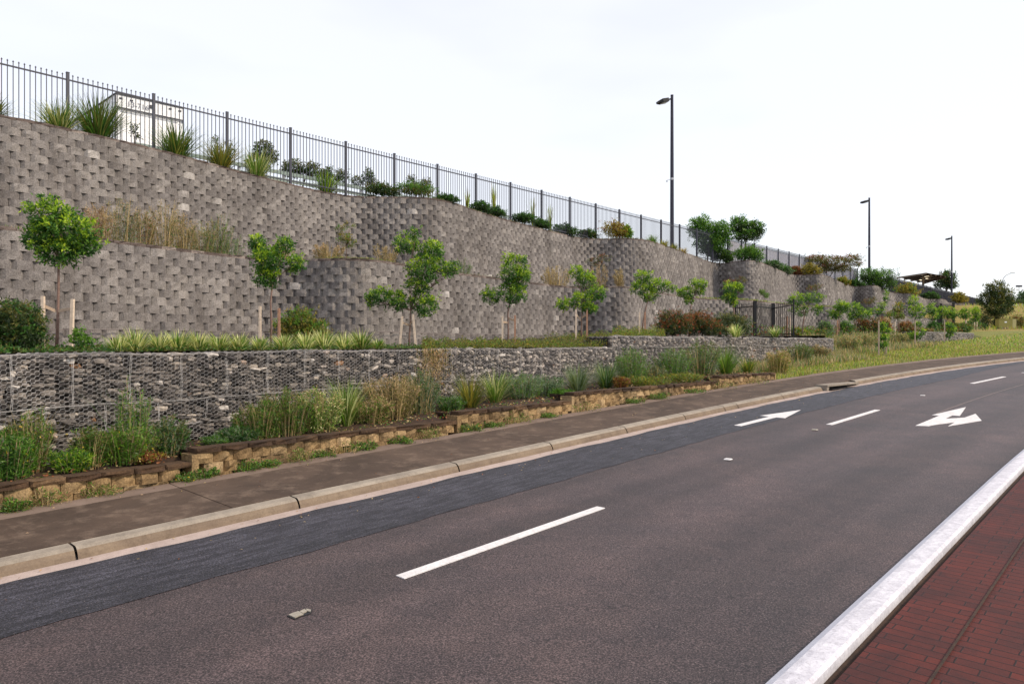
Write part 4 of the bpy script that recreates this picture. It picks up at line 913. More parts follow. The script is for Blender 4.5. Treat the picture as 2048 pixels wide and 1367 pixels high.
shrub(1405, 28.5, .24, [(1400, 643, 32, 20), (1420, 655, 28, 16), (1385, 652, 24, 18)], 'rust-green bottlebrush bush, middle of the group of three', ('sh', 'ol', 'rs'), (.55, .31, .14), 8500, .08, .026, flower=M['redflower'], nf=7, group=CBL)
shrub(1452, 30.0, .25, [(1452, 645, 28, 20), (1475, 650, 26, 18), (1437, 655, 20, 16)], 'grey-green bottlebrush bush, right of the group of three', ('sh', 'gg', 'ol'), (.5, .22, .28), 8500, .08, .026, flower=M['redflower'], nf=2, group=CBL)
shrub(160, 12.0, -.16, [(158, 680, 20, 22), (175, 690, 16, 12)], 'small green leafy plant right of the leftmost tree', ('dk', 'md', 'md'), (.4, .4, .2), 700, .06, .03, name='leafy_plant', cat='plant')
# shrubs and trees on the upper edge
WY = lambda px, d=.35: hit(UPP, px) + d
shrub(1415, WY(1415, 1.0), 5.5, [(1400, 458, 23, 22), (1440, 465, 22, 20), (1422, 485, 30, 16)], 'left of two big round green shrubs standing on the upper wall', ('dk', 'md', 'md'), (.45, .35, .2), 9000, .19, .06, cat='shrub')
shrub(1490, WY(1490, 2.2), 5.5, [(1478, 450, 18, 15), (1506, 458, 19, 14), (1490, 472, 24, 10)], 'right of two round green shrubs on the upper wall, with bare stems', ('sh', 'dk', 'md'), (.4, .4, .2), 5600, .19, .06, cat='shrub')
shrub(1440, WY(1440, -.1), 5.4, [(1440, 508, 24, 11), (1420, 500, 20, 10), (1455, 517, 12, 8)], 'green foliage spilling over the upper wall under the two round shrubs', ('sh', 'dk', 'md'), (.35, .35, .3), 4500, .16, .05)
shrub(1500, WY(1500, .5), 5.45, [(1487, 508, 17, 10), (1512, 510, 16, 10), (1500, 500, 12, 8)], 'leafy green shrub on the wall bulge right of the spilling foliage', ('dk', 'md', 'md'), (.4, .35, .25), 3200, .16, .05)
shrub(1660, WY(1660, 1.5), 5.45, [(1630, 517, 24, 7), (1662, 522, 26, 9), (1700, 518, 20, 7), (1682, 535, 22, 8), (1648, 535, 14, 10), (1715, 526, 10, 5)], 'wide flat-topped brown-green tree on the upper wall', ('ol', 'ol', 'rs'), (.5, .36, .14), 6500, .17, .05, cat='tree', name='flat_topped_tree')
shrub(1757, WY(1757, 1.0), 5.45, [(1738, 550, 20, 13), (1765, 553, 26, 14), (1772, 568, 22, 11), (1745, 568, 20, 10)], 'feathery green shrub-tree in front of the middle street light', ('sh', 'dk', 'md'), (.3, .4, .3), 8000, .22, .06, cat='shrub')
UPS = [(765, 378, 34, 11, ('sh', 'dk', 'ol'), 'low dark shrub on the upper wall at its first hollow'), (832, 377, 42, 12, ('ol', 'dk', 'md'), 'olive-brown low shrub on the first wall bulge'), (893, 396, 24, 8, ('sh', 'dk', 'dk'), 'low dark shrub right of the first wall bulge'), (962, 412, 22, 9, ('sh', 'dk', 'dk'), 'second dark mound right of the first wall bulge'), (993, 422, 18, 8, ('sh', 'dk', 'dk'), 'third dark mound along the upper wall, below yellow shoots'), (1048, 434, 26, 9, ('sh', 'dk', 'dk'), 'fourth dark mound along the upper wall'), (1082, 446, 18, 8, ('sh', 'dk', 'dk'), 'fifth dark mound along the upper wall, below yellow flowers'), (1130, 458, 26, 11, ('sh', 'dk', 'dk'), 'broad dark mound just before the second wall hollow'), (1175, 466, 22, 7, ('sh', 'ol', 'dk'), 'dark straggly mound in the second wall hollow'), (1232, 458, 27, 15, ('gd', 'rs', 'gd'), 'round golden bush on the second wall bulge'), (1254, 461, 10, 11, ('md', 'md', 'br'), 'bright green sprig right behind the round golden bush'), (1545, 527, 20, 6, ('gg', 'dk', 'dk'), 'low grey-green mound right of the two round shrubs'), (1570, 538, 16, 7, ('gg', 'dk', 'dk'), 'second low grey-green mound before the pale fence hollow'), (1590, 540, 14, 7, ('rs', 'ol', 'rs'), 'brown low shrub in the pale fence hollow'), (1622, 538, 20, 12, ('gd', 'ol', 'gd'), 'golden-green bush left of the flat-topped tree'), (1686, 560, 12, 6, ('gd', 'md', 'gd'), 'small yellow bush under the flat-topped tree'), (1712, 566, 16, 7, ('sh', 'dk', 'dk'), 'dark mound left under the feathery shrub-tree'), (1815, 577, 24, 11, ('gd', 'md', 'gd'), 'golden bush on the wall before the dark cloth fence'), (1862, 590, 18, 6, ('sh', 'dk', 'dk'), 'low dark hedge mound under the dark cloth fence'), (1918, 593, 16, 9, ('gd', 'ol', 'gd'), 'far golden bush under the dark cloth fence')]
for px, py, a, b_, mt, lab in UPS:
    Y = WY(px, .45); s_ = Y / 30; shrub(px, Y, 5.5, [(px - a * .42, py + 2, a * .66, b_ * .9), (px + a * .42, py + 2 + b_ * .3, a * .64, b_ * .8), (px, py, a * .6, b_ * 1.05)], lab, mt, (.4, .4, .2), int(2600 + 60 * a), .065 * s_ ** .8, .03 * s_ ** .8, group='low shrubs along the upper wall edge')
# trees behind the fence
BT = [(525, 32, [(525, 300, 17, 18), (518, 322, 22, 16), (545, 312, 9, 12)], 'dark tree behind the fence, leftmost of the row', 1500), (597, 34, [(588, 338, 22, 15), (625, 342, 16, 14), (650, 352, 9, 10)], 'brownish tree behind the fence, second of the row', 1700), (676, 36, [(656, 345, 9, 12), (682, 352, 12, 12)], 'sparse tree behind the fence between two posts', 600), (733, 38, [(737, 352, 9, 14), (715, 362, 12, 10), (745, 365, 8, 10)], 'sparse spiky tree behind the fence above the first wall hollow', 700), (838, 40, [(822, 362, 8, 10), (850, 368, 12, 10), (835, 374, 14, 8)], 'thin tree behind the fence above the first wall bulge', 700)]
for px, Y, lb, lab, nl in BT: make_tree('background_tree', px, Y, 5.55, lb, lab, nl=nl * 2, ll=.10, lw=.05, mats=('sh', 'dk', 'ol'), pm=(.4, .25, .35), r0=.05, bark='barkdark', group='trees behind the picket fence', clump=5)
for px, py, lab in [(432, 280, 'spindly dark sapling behind the fence right of the trailer'), (458, 292, 'second spindly sapling behind the fence right of the trailer'), (268, 258, 'small dark sprig in front of the trailer rear')]:
    Y = WY(px, 1.9) if px < 300 else 31; make_tree('background_sapling', px, Y, 5.55, [(px, py, 8, 9), (px + 5, py + 14, 8, 6)], lab, nl=240, ll=.07, lw=.035, mats=('sh', 'dk', 'ol'), pm=(.5, .25, .25), r0=.02, bark='barkdark', group='saplings behind the picket fence', clump=5)
# far right trees
def big(px, Y, zb, lb, lab, nl=5000, ll=.3, mats=('sh', 'ol', 'ol'), pm=(.5, .3, .2), r0=.16): return make_tree('broad_tree', px, Y, zb, lb, lab, nl=nl, ll=ll, lw=ll * .32, mats=mats, pm=pm, r0=r0, bark='barkdark', clump=9)
big(1893, 116, 5.5, [(1893, 553, 14, 10), (1885, 566, 14, 8), (1901, 568, 13, 8)], 'round dark tree right of the open shed roof', 3000, .38, ('sh', 'dk', 'ol'), (.45, .3, .25))
big(1990, 86, 1.8, [(1990, 578, 18, 13), (2004, 596, 20, 18), (1972, 598, 14, 13), (1985, 615, 24, 14), (2014, 612, 11, 16)], 'big dark spreading tree above the khaki cabinet', 6500, .3)
shrub(1968, 86, 1.6, [(1962, 640, 18, 14), (1985, 637, 20, 14), (2002, 642, 12, 9)], 'grey-green thicket under the big spreading tree', ('sh', 'gg', 'ol'), (.4, .3, .3), 3200, .22, .06)
shrub(2032, 84, 1.8, [(2034, 642, 12, 12), (2045, 646, 10, 10)], 'brown bush right of the khaki cabinet', ('ol', 'rs', 'ol'), (.4, .3, .3), 1400, .2, .06)
big(2047, 128, 5.3, [(2047, 592, 9, 9), (2050, 600, 12, 8)], 'dark tree cut by the right edge of the view', 1200, .4, ('sh', 'dk', 'dk'))
shrub(2024, 126, 5.2, [(2010, 604, 12, 3), (2030, 604, 14, 3), (2046, 603, 10, 4)], 'low distant hedge on the crest of the hill', ('sh', 'dk', 'ol'), (.5, .3, .2), 900, .35, .12)
shrub(1948, 74, 1.3, [(1938, 648, 12, 6), (1962, 652, 10, 5)], 'low dark bushes left of the khaki cabinet', ('sh', 'dk', 'dk'), (.5, .3, .2), 900, .2, .06)
# undergrowth on the far terrace
for px, Y, py, a, b_, mt, lab in [(1632, 40, 668, 26, 9, ('md', 'gg', 'ol'), 'weedy green growth behind the raised gabion end'), (1600, 38.5, 668, 14, 9, ('md', 'md', 'gd'), 'leafy weeds at the right foot of the black pen'), (1650, 41, 655, 10, 9, ('gg', 'md', 'gg'), 'grey-green weed clump left of the orange stake'), (1692, 44, 660, 12, 18, ('gg', 'dk', 'md'), 'tall grey-green weed right of the orange stake'), (1732, 47, 652, 26, 18, ('sh', 'ol', 'rs'), 'brown-green undergrowth below the bushy young tree'), (1768, 50, 650, 14, 14, ('rs', 'ol', 'dy'), 'rusty undergrowth below the thin leaning tree'), (1812, 53, 656, 14, 12, ('ol', 'dy', 'rs'), 'dry brown weeds left of the wall foot'), (1867, 58, 655, 12, 12, ('gg', 'dk', 'dk'), 'rounded blue-green bush above the far gabion'), (1900, 60, 655, 16, 11, ('ol', 'rs', 'md'), 'brown-green bush above the far gabion middle'), (1925, 63, 655, 14, 8, ('dk', 'md', 'ol'), 'green bush above the far gabion right end'), (1850, 56, 664, 16, 6, ('rs', 'dy', 'ol'), 'rusty low weeds above the far gabion left end')]:
    shrub(px, Y, TZ(px, Y) - .1, [(px - a * .4, py, a * .6, b_ * .9), (px + a * .4, py + 1, a * .6, b_ * .9)], lab, mt, (.4, .35, .25), 3000, .15, .045, group='undergrowth on the far terrace')
# ------------------------------------------------------------------ strappy plants, weeds, grasses
def strappy(px, Y, zb, wpx, ytop, label, mats=('fx', 'md'), n=150, bw=.028, group=None, name='strappy_plant', spread=1.1, erect=.1):
    x, y = ray(px, Y); R_ = wpx * Y / F / 2; H = max(.15, zy(ytop, Y) - zb); t = empty(name, (x, y, zb), label, 'strappy plant', group); q = NM()
    for mi in range(len(mats)):
        k = n // len(mats); az = rng.uniform(0, 6.283, k); rr = rng.random(k) ** .6 * R_ * .25
        root = np.stack([x + np.cos(az) * rr, y + np.sin(az) * rr, np.full(k, zb - .02)], 1)
        ln = np.hypot(H, R_ * .75) * rng.uniform(.75, 1.3, k); le = np.abs(rng.normal(0, .38, k)) * (R_ / H) ** .5 * spread + erect
        q.blades(root, az + rng.normal(0, .3, k), ln, bw * rng.uniform(.7, 1.2, k), np.minimum(le, 1.25), rng.uniform(.15, .9, k) * spread, mi, 4)
    q.build('blades', [L[m] for m in mats], t); return t
GV = 'variegated strappy plants along the gabion top'
lbs = ['leftmost variegated tuft, right of the leftmost tree stake', 'second variegated tuft from the left on the gabion', 'third variegated tuft from the left on the gabion', 'fourth variegated tuft from the left on the gabion', 'fifth variegated tuft from the left on the gabion', 'sixth variegated tuft, left of the pale stake', 'variegated tuft directly in front of the pale stake', 'variegated tuft in front of the reddish stake', 'variegated tuft in front of the golden bush', 'bright variegated tuft at the right foot of the golden bush', 'variegated tuft right of the golden bush', 'pale variegated tuft, second right of the golden bush', 'greener tuft, third right of the golden bush', 'smallest tuft, last before the largest staked tree']
gp = [(235, 682, 60), (272, 668, 60), (318, 672, 56), (356, 672, 60), (398, 674, 58), (438, 672, 58), (478, 672, 56), (520, 676, 50), (566, 680, 50), (612, 676, 62), (648, 670, 58), (688, 672, 64), (722, 672, 60), (756, 682, 44)]
for (px, yt, wp), lab in zip(gp, lbs):
    Y = hit(GL, px) + 1.25; strappy(px, Y, -.17, wp * random.uniform(1.15, 1.5), yt + random.uniform(-2, 9), lab, ('vg', 'vg', 'md') if px < 700 else ('fx', 'vg', 'md'), 230, .028, GV, 'variegated_plant')
strappy(1472, 27.5, .2, 50, 655, 'pale variegated tuft left of the black pen on the raised gabion', ('vg', 'vg', 'md'), 170, .03, GV, 'variegated_plant')
strappy(1550, 30.5, .22, 44, 660, 'pale variegated tuft at the gate of the black pen', ('vg', 'fx', 'md'), 150, .03, GV, 'variegated_plant')
GF = 'flax clumps along the upper wall edge'
for px, yt, wp, mt, lab, n in [(-15, 200, 60, ('fx', 'ol'), 'dark flax clump cut by the left edge on the upper wall', 160), (118, 218, 80, ('fx', 'vg', 'dk'), 'pale green flax clump leftmost of the upper wall', 230), (196, 216, 104, ('fx', 'dk', 'ol'), 'big dark flax clump left of the trailer', 330), (352, 268, 90, ('fx', 'dk', 'fx'), 'dark arching flax clump right of the trailer door', 260), (442, 292, 74, ('fx', 'ol', 'gd'), 'bronze-green flax clump, fourth along the upper wall', 220), (514, 308, 62, ('fx', 'md', 'vg'), 'bright green flax clump, fifth along the upper wall', 200), (652, 352, 56, ('md', 'fx', 'br'), 'fresh green flax clump near the first wall hollow', 210)]:
    strappy(px, WY(px, .45), 5.5, wp * 1.25, yt + 2, lab, mt, int(n * 1.7), .030, GF, 'flax_clump')
for px, yt, wp, mt, lab in [(1305, 474, 34, ('md', 'fx'), 'green grassy tuft right of the golden bush'), (1328, 484, 30, ('fx', 'gd'), 'yellow-green grassy tuft, second right of the golden bush'), (1348, 491, 26, ('gd', 'fx'), 'golden grassy tuft at the foot of the nearest street light'), (1366, 498, 26, ('gd', 'dy'), 'dry golden tuft before the two round shrubs')]:
    strappy(px, WY(px, .3), 5.48, wp, yt, lab, mt, 150, .03, 'grassy tufts on the upper wall edge')
for px, yt, lab in [(988, 378, 'slender yellow-flowered shoots behind the third dark mound'), (1066, 406, 'slender yellow shoots behind the fourth dark mound'), (935, 385, 'slender yellow shoots left of the second dark mound'), (1100, 420, 'yellow-flowered shoots behind the broad dark mound')]:
    strappy(px, WY(px, .9), 5.5, 14, yt, lab, ('gd', 'br'), 40, .035, 'yellow shoots along the fence foot', 'yellow_shoots', .35, 0.)
def weed(px, Y, zb, wpx, ytop, label, mats=('md', 'dk', 'gg'), stems=26, ll=.05, lw=.011, flower=None, seed=None, name='tall_weed', group=None, dens=1., cone=.55, twig='twig', bushy=.35):
    """many leafy stems from one foot; optional seed heads and flowers"""
    x, y = ray(px, Y); R_ = wpx * Y / F / 2; H = max(.12, (zy(ytop, Y) - zb) * 1.12); t = empty(name, (x, y, zb), label, 'weed', group)
    st = NM(); lf = NM(); A_ = []; B_ = []
    K = stems; az = rng.uniform(0, 6.283, K); r0 = rng.random(K) ** .5 * R_ * .75; hh = H * rng.uniform(.72, 1.06, K); hh[0] = H * 1.05
    hh *= 1 - cone * (r0 / (R_ * .75 + 1e-6)) ** 2 * .6
    root = np.stack([x + np.cos(az) * r0, y + np.sin(az) * r0 * .8, np.full(K, zb - .02)], 1)
    tip = root + np.stack([np.cos(az) * r0 * .8 + rng.normal(0, .06, K) * hh, np.sin(az) * r0 * .6, hh], 1)
    mid_ = (root + tip) / 2 + rng.normal(0, .015, (K, 3)) * H
    st.segs(np.concatenate([root, mid_]), np.concatenate([mid_, tip]), .0028 + .00012 * Y)
    per = int(62 * dens); T = rng.uniform(.08, 1, (K, per)); C3 = np.where((T < .5)[..., None], root[:, None] + (mid_ - root)[:, None] * (T * 2)[..., None], mid_[:, None] + (tip - mid_)[:, None] * (T * 2 - 1)[..., None])
    C3 = C3 + rng.normal(0, 1, C3.shape) * np.array((1, 1, .4)) * bushy * R_ * .45 * (1 - T * .65)[..., None]
    C3 = C3.reshape(-1, 3); D = rng.normal(0, 1, C3.shape); D[:, 2] = np.abs(D[:, 2]) * .6 + .35
    pk = rng.integers(0, len(mats), len(C3))
    for mi in range(len(mats)): m_ = pk == mi; lf.leaves(C3[m_], D[m_], 1.35 * ll * rng.uniform(.5, 1.3, m_.sum()) * (.7 + .016 * Y), 1.05 * lw * rng.uniform(.7, 1.3, m_.sum()) * (.7 + .016 * Y), mi)
    nw = int(K * 1.1); aw = rng.uniform(0, 6.283, nw); rw = rng.random(nw) ** .5 * R_ * .8
    lf.blades(np.stack([x + np.cos(aw) * rw, y + np.sin(aw) * rw, np.full(nw, zb - .02)], 1), aw, H * rng.uniform(.5, 1.12, nw), .006 + .0006 * Y, np.abs(rng.normal(0, .16, nw)), rng.uniform(.1, .8, nw), len(mats), 4); lmats = [L[m] for m in mats] + [L['dy' if ('dy' in mats or seed) else mats[0]]]
    st.build('stems', M[twig], t); lf.build('leaves', lmats, t)
    if seed:
        q = NM(); k = 16; T = rng.uniform(-.05, .3, (K, k)); C3 = tip[:, None] - (tip - mid_)[:, None] * T[..., None] + rng.normal(0, .028 * (.6 + H * .6), (K, k, 3)); C3 = C3.reshape(-1, 3)
        q.leaves(C3, rng.normal(0, 1, C3.shape) + (0, 0, .6), .02 + .0007 * Y, .008 + .0004 * Y, 0); q.build('seed_heads', L[seed], t)
    if flower is not None:
        q = NM(); k = int(K * .9); i_ = rng.integers(0, K, k); C3 = mid_[i_] + (tip - mid_)[i_] * rng.random((k, 1)) + rng.normal(0, .04, (k, 3)); q.leaves(C3, rng.normal(0, 1, C3.shape), .022, .02, 0); q.leaves(C3, rng.normal(0, 1, C3.shape), .022, .02, 0); q.build('flowers', flower, t)
    return t
def bed(px, n): Y = hit(nline(n, -10, 30), px); return Y, bedz(tz(px, Y))
BED = [(-45, 3.0, 100, 860, ('md', 'dk', 'gg'), None, None, 34, 'leafy weed just inside the left edge'), (18, 2.85, 84, 868, ('dk', 'md', 'md'), 'y', None, 40, 'dense green weed in the left corner of the bed'), (62, 3.0, 60, 822, ('md', 'ol', 'md'), 'y', 'ol', 24, 'tall yellow-flowered weed left in the bed'), (142, 2.75, 62, 898, ('md', 'br', 'dk'), None, None, 20, 'low tufty weed below the gabion joint'), (178, 2.8, 50, 858, ('md', 'ol', 'dk'), 'y', 'ol', 18, 'spindly yellow-flowered weed left of the two green spires'), (256, 3.0, 34, 774, ('md', 'md', 'gg'), None, None, 9, 'left of two tall green leafy spires'), (280, 3.0, 32, 782, ('md', 'md', 'gg'), None, None, 8, 'right of two tall green leafy spires'), (252, 2.8, 92, 850, ('md', 'ol', 'md'), 'y', None, 36, 'bushy yellow-flowered weed at the foot of the green spires'), (336, 2.9, 60, 840, ('dk', 'gg', 'dk'), None, 'ol', 24, 'dark thin weed right of the green spires'),
 (432, 3.1, 44, 872, ('dk', 'md', 'gg'), None, None, 16, 'low green weed at the first wall step'), (476, 3.1, 60, 852, ('dk', 'gg', 'dk'), None, None, 26, 'blue-green leafy weed right of the first wall step'), (520, 3.1, 76, 806, ('dk', 'md', 'ol'), None, 'ol', 36, 'dense dark-green weed, left of the big weed mass'), (572, 3.1, 84, 786, ('md', 'dk', 'ol'), None, 'ol', 42, 'tall green weed in the middle of the big weed mass'), (632, 3.0, 80, 784, ('md', 'vg', 'md'), None, 'dy', 40, 'yellow-green weed beside the grassy clump'), (740, 3.1, 74, 796, ('ol', 'dy', 'md'), None, 'tan', 30, 'straw-tipped weed left of the tan seeding weed'), (784, 3.2, 84, 752, ('ol', 'dy', 'ol'), None, 'tan', 40, 'tall tan seeding weed against the gabion'), (838, 3.4, 62, 748, ('gg', 'dk', 'gg'), None, 'ol', 34, 'grey-green bushy weed right of the tan seeding weed'), (902, 3.2, 50, 792, ('md', 'dk', 'gg'), None, None, 22, 'low bright weed at the second wall step'), (1042, 3.5, 66, 748, ('gg', 'md', 'gg'), None, None, 34, 'silvery green weed left of its twin'), (1085, 3.5, 64, 752, ('gg', 'dk', 'gg'), None, None, 34, 'silvery green weed right of its twin'), (1118, 3.0, 40, 778, ('md', 'dk', 'md'), None, None, 18, 'low green weed before the third wall step'), (1240, 2.9, 22, 752, ('rs', 'rs', 'gd'), None, None, 14, 'small rusty-red dead plant in the bed'), (1264, 3.4, 50, 702, ('md', 'gg', 'md'), None, None, 34, 'tall upright green weed right of the rusty plant'), (1308, 3.4, 42, 732, ('gg', 'ol', 'gg'), None, 'ol', 26, 'grey olive weed between two tall green weeds'), (1346, 3.4, 50, 700, ('md', 'gg', 'dk'), None, None, 34, 'second tall upright green weed'), (1400, 3.5, 54, 688, ('dk', 'gg', 'md'), None, 'ol', 36, 'tallest dark-green weed near the bed end'), (1295, 2.8, 60, 752, ('ol', 'md', 'gd'), 'y', None, 26, 'low yellowish weed in front of the upright weeds'), (1360, 2.8, 60, 746, ('ol', 'md', 'gd'), None, None, 24, 'low olive weed behind the fourth coping step')]
for px, n, wp, yt, mt, fl, sd_, k, lab in BED:
    Y, z = bed(px, n); weed(px, Y, z, wp * (1.25 if px > 1000 else 1.05), yt, lab, mt, int(k * 1.6), .060, .014, M['yellow'] if fl else None, sd_, group='weeds in the garden bed', dens=1.25)
for px, n, wp, yt, mt, lab, k in [(692, 3.1, 70, 768, ('md', 'vg', 'fx'), 'light green grassy clump in the big weed mass', 240), (940, 3.2, 74, 762, ('fx', 'ol', 'gd'), 'dark bronze-edged flax in the garden bed', 230), (990, 3.4, 56, 748, ('md', 'vg', 'fx'), 'yellow-green grass clump right of the bronze flax', 190), (1155, 3.2, 64, 738, ('gg', 'fx', 'gg'), 'grey-green fountain grass left of its twin', 260), (1212, 3.3, 60, 732, ('gg', 'dk', 'fx'), 'grey-green fountain grass right of its twin', 260), (1452, 3.3, 60, 702, ('md', 'fx', 'md'), 'bright arching flax near the bed end', 210), (1496, 3.1, 40, 718, ('md', 'fx', 'gd'), 'small arching flax at the bed end', 150)]:
    Y, z = bed(px, n); strappy(px, Y, z, wp * (1.3 if px > 900 else 1), yt, lab, mt, int(k * 1.5), .012 + .0003 * Y, 'grassy clumps in the garden bed')
# small weeds in the path joint
for px, lab, fl in [(30, 'creeping weed at the foot of the edging, far left', 0), (372, 'yellow-flowered weed at the first wall step foot', 1), (410, 'small leafy weed right of the first wall step foot', 0), (492, 'tiny weed on the path edge before the long wall step', 0), (532, 'small green weed on the path edge, under the dense weed mass', 1), (648, 'creeping leafy weed at the edging foot, middle', 0), (726, 'low leafy weed at the edging foot below the grassy clump', 0), (800, 'pair of sprigs at the edging foot below the tan weed', 0), (938, 'yellow sprig at the second wall step foot', 1), (985, 'creeping weed right of the second wall step', 0), (1098, 'small weed with a white scrap at the edging foot', 0), (1265, 'green sprig on the edging below the rusty plant', 0), (1312, 'small sprig at the edging foot below the grey olive weed', 0), (1385, 'straggly sprig on the edging before the last step', 0)]:
    Y = hit(nline(2.17, -10, 30), px); x, y = ray(px, Y); z = zf(x, y) + .14; weed(px, Y, z, 42, CY - (z + .10 + .08 * random.random()) * F / Y, lab, ('md', 'dk', 'ol'), 14, .035, .02, M['yellow'] if fl else None, None, 'joint_weed', 'weeds along the path edge', .7, bushy=.9)
for i_, (px, lab) in enumerate([(90, 'thin sprig on the edging foot below the yellow-flowered weed'), (205, 'flat sprig on the path edge below the green spires'), (590, 'sprawling sprig hanging over the long coping'), (690, 'dark sprig on the coping foot left of the straw-tipped weed'), (860, 'dry sprig on the coping foot right of the tan seeding weed'), (1030, 'sprig at the path edge before the silvery green weeds'), (1165, 'sprig at the third wall step foot'), (1440, 'sprig at the last wall step foot'), (1500, 'thin sprig on the path edge below the last coping')]):
    Y = hit(nline(2.2, -10, 30), px); x, y = ray(px, Y); z = zf(x, y) + .14; weed(px, Y, z, 54, CY - (z + .16 + .08 * random.random()) * F / Y, lab, ('ol', 'md', 'dy'), 14, .04, .014, None, None, 'joint_weed', 'weeds along the path edge', .6, bushy=1.)
# red-leaved plants, fallen leaves
Y, z = bed(296, 2.6); weed(296, Y, z, 42, 902, 'crimson-leaved plant at the coping edge', ('rs', 'rs', 'gd'), 16, .04, .03, M['redflower'], None, 'red_leaved_plant', bushy=.9)
# middle ledge plants
LED = [(196, 412, 50, ('dy', 'ol', 'rs'), 'tan', 'dry brown weed leftmost on the ledge behind the round-crowned tree'), (240, 408, 60, ('gg', 'ol', 'dk'), 'dy', 'tall grey-green weed on the ledge, second from the left'), (286, 424, 60, ('dk', 'ol', 'rs'), 'dy', 'olive weed on the ledge with rusty leaves'), (326, 412, 56, ('ol', 'dk', 'dy'), 'dy', 'tall straw-stemmed weed in the middle of the ledge'), (366, 432, 50, ('ol', 'gg', 'dy'), 'tan', 'thin straw weed right of the straw-stemmed weed'), (404, 452, 50, ('md', 'ol', 'gg'), 'dy', 'short green weed on the ledge'), (433, 434, 50, ('md', 'gg', 'ol'), None, 'pointed green weed on the ledge'), (464, 468, 44, ('gg', 'md', 'gg'), None, 'silvery weed at the right end of the ledge weeds'), (560, 490, 44, ('dy', 'ol', 'dy'), 'dy', 'wispy dry weed right of the dense young tree'), (655, 488, 50, ('dy', 'ol', 'dy'), 'tan', 'wispy dry weed left of the ledge sapling'), (770, 490, 44, ('dy', 'ol', 'dy'), 'dy', 'wispy dry weed left of the largest staked tree top'), (922, 520, 36, ('gg', 'gg', 'md'), None, 'silvery weed on the ledge right of the largest tree'), (1112, 534, 48, ('dy', 'dy', 'ol'), 'dy', 'rounded straw-coloured grass on the ledge'), (1196, 530, 36, ('dy', 'ol', 'dy'), 'tan', 'dry stems beside the straw-coloured grass'), (1240, 540, 24, ('dy', 'ol', 'dy'), 'dy', 'thin wispy weed at the ledge bulge')]
for px, yt, wp, mt, sd_, lab in LED:
    Y = hit(MDP, px) + .75; weed(px, Y, 2.34, wp, yt, lab, mt, 26 if wp > 45 else 14, .05, .012, None, sd_, 'ledge_weed', 'weeds on the ledge between the walls', 1.1)
for px, lb, lab, mt in [(693, [(682, 458, 10, 8), (700, 450, 10, 5), (690, 478, 14, 12), (702, 485, 12, 10)], 'small olive sapling on the ledge above the first bulge', ('ol', 'md', 'gd')), (1200, [(1185, 522, 12, 6), (1208, 516, 14, 6), (1196, 528, 12, 5)], 'flat olive shrub on the ledge above the bright full-crowned tree', ('sh', 'ol', 'rs')), (1466, [(1462, 563, 14, 4), (1482, 560, 9, 5)], 'olive sprig on the ledge above the round bright tree', ('ol', 'ol', 'rs')), (1528, [(1524, 584, 6, 4), (1531, 590, 5, 4)], 'tiny green sprig on the ledge above the black pen', ('md', 'ol', 'md')), (1625, [(1622, 577, 10, 6), (1636, 572, 7, 4)], 'brown sprig on the ledge near the wall hollow', ('ol', 'rs', 'ol')), (1740, [(1736, 603, 10, 6), (1746, 598, 6, 4)], 'brown sprig on the far ledge', ('ol', 'rs', 'ol'))]:
    Y = hit(MDP, px) + 1.3; make_tree('ledge_sapling', px, Y, 2.34, lb, lab, 'sapling', 800, .05 + .001 * Y, .022, mt, (.4, .4, .2), .012, group='saplings on the ledge')
# ------------------------------------------------------------------ uncountable growth
def carpet(name, pts, h, w_, mats, lean=.35, seg=2, curl=.5):
    q = NM(); n = len(pts); pk = rng.integers(0, len(mats), n)
    for mi in range(len(mats)):
        m_ = pk == mi; k = m_.sum(); q.blades(pts[m_], rng.uniform(0, 6.283, k), (h[m_] if hasattr(h, '__len__') else h) * rng.uniform(.5, 1.25, k), (w_[m_] if hasattr(w_, '__len__') else w_) * rng.uniform(.7, 1.2, k), np.abs(rng.normal(0, lean, k)), rng.uniform(.1, 1, k) * curl, mi, seg)
    return q.build(name, [L[m] for m in mats], kind='stuff')
def clumpy(n, s0, s1, f0, f1, nc=260, sp=.35):
    cs = rng.uniform(s0, s1, nc); cn = rng.random(nc); i = rng.integers(0, nc, n); s = np.clip(cs[i] + rng.normal(0, sp, n), s0, s1); t_ = np.clip(cn[i] + rng.normal(0, .08, n), 0, 1); return s, t_
def verge_pts(n, s0, s1, a, b_, uni=.5):
    k = int(n * uni); s1_ = rng.uniform(s0, s1, k); t1 = rng.random(k); s2, t2 = clumpy(n - k, s0, s1, 0, 1); s = np.concatenate([s1_, s2]); t_ = np.concatenate([t1, t2]); out_ = []
    for si, ti in zip(s, t_):
        nn = a(si) * (1 - ti) + b_(si) * ti; x, y = P(si, nn); out_.append((x, y, zf(x, y) + .14))
    return np.array(out_), s
pts, s = verge_pts(26000, 22.1, 50, lambda q_: 2.2, lambda q_: nb(q_) - .1); o = carpet('verge_grass', pts, .13 + .0 * s, .010 + .00035 * s, ('md', 'dy', 'br', 'ol', 'gd')); tag(o, 'patchy green and straw grass of the verge beside the footpath', 'grass')
pts, s = verge_pts(9000, 50, 90, lambda q_: 2.2, lambda q_: nb(q_)); o = carpet('far_verge_grass', pts, .16 + .0 * s, .05 + .0 * s, ('md', 'dy', 'br', 'gd', 'md')); tag(o, 'short yellow-green grass of the verge far along the road', 'grass')
pts, s = verge_pts(15000, 22.5, 48, lambda q_: 2.5 + (nb(q_) - 2.5) * (.35 if q_ < 33 else .75), lambda q_: nb(q_) + (.05 if q_ < 34.5 else 1.6), .25)
xx = []
for (x, y, z), si in zip(pts, s):
    nbz = 0
    xx.append((x, y, z))
pts = np.array(xx)
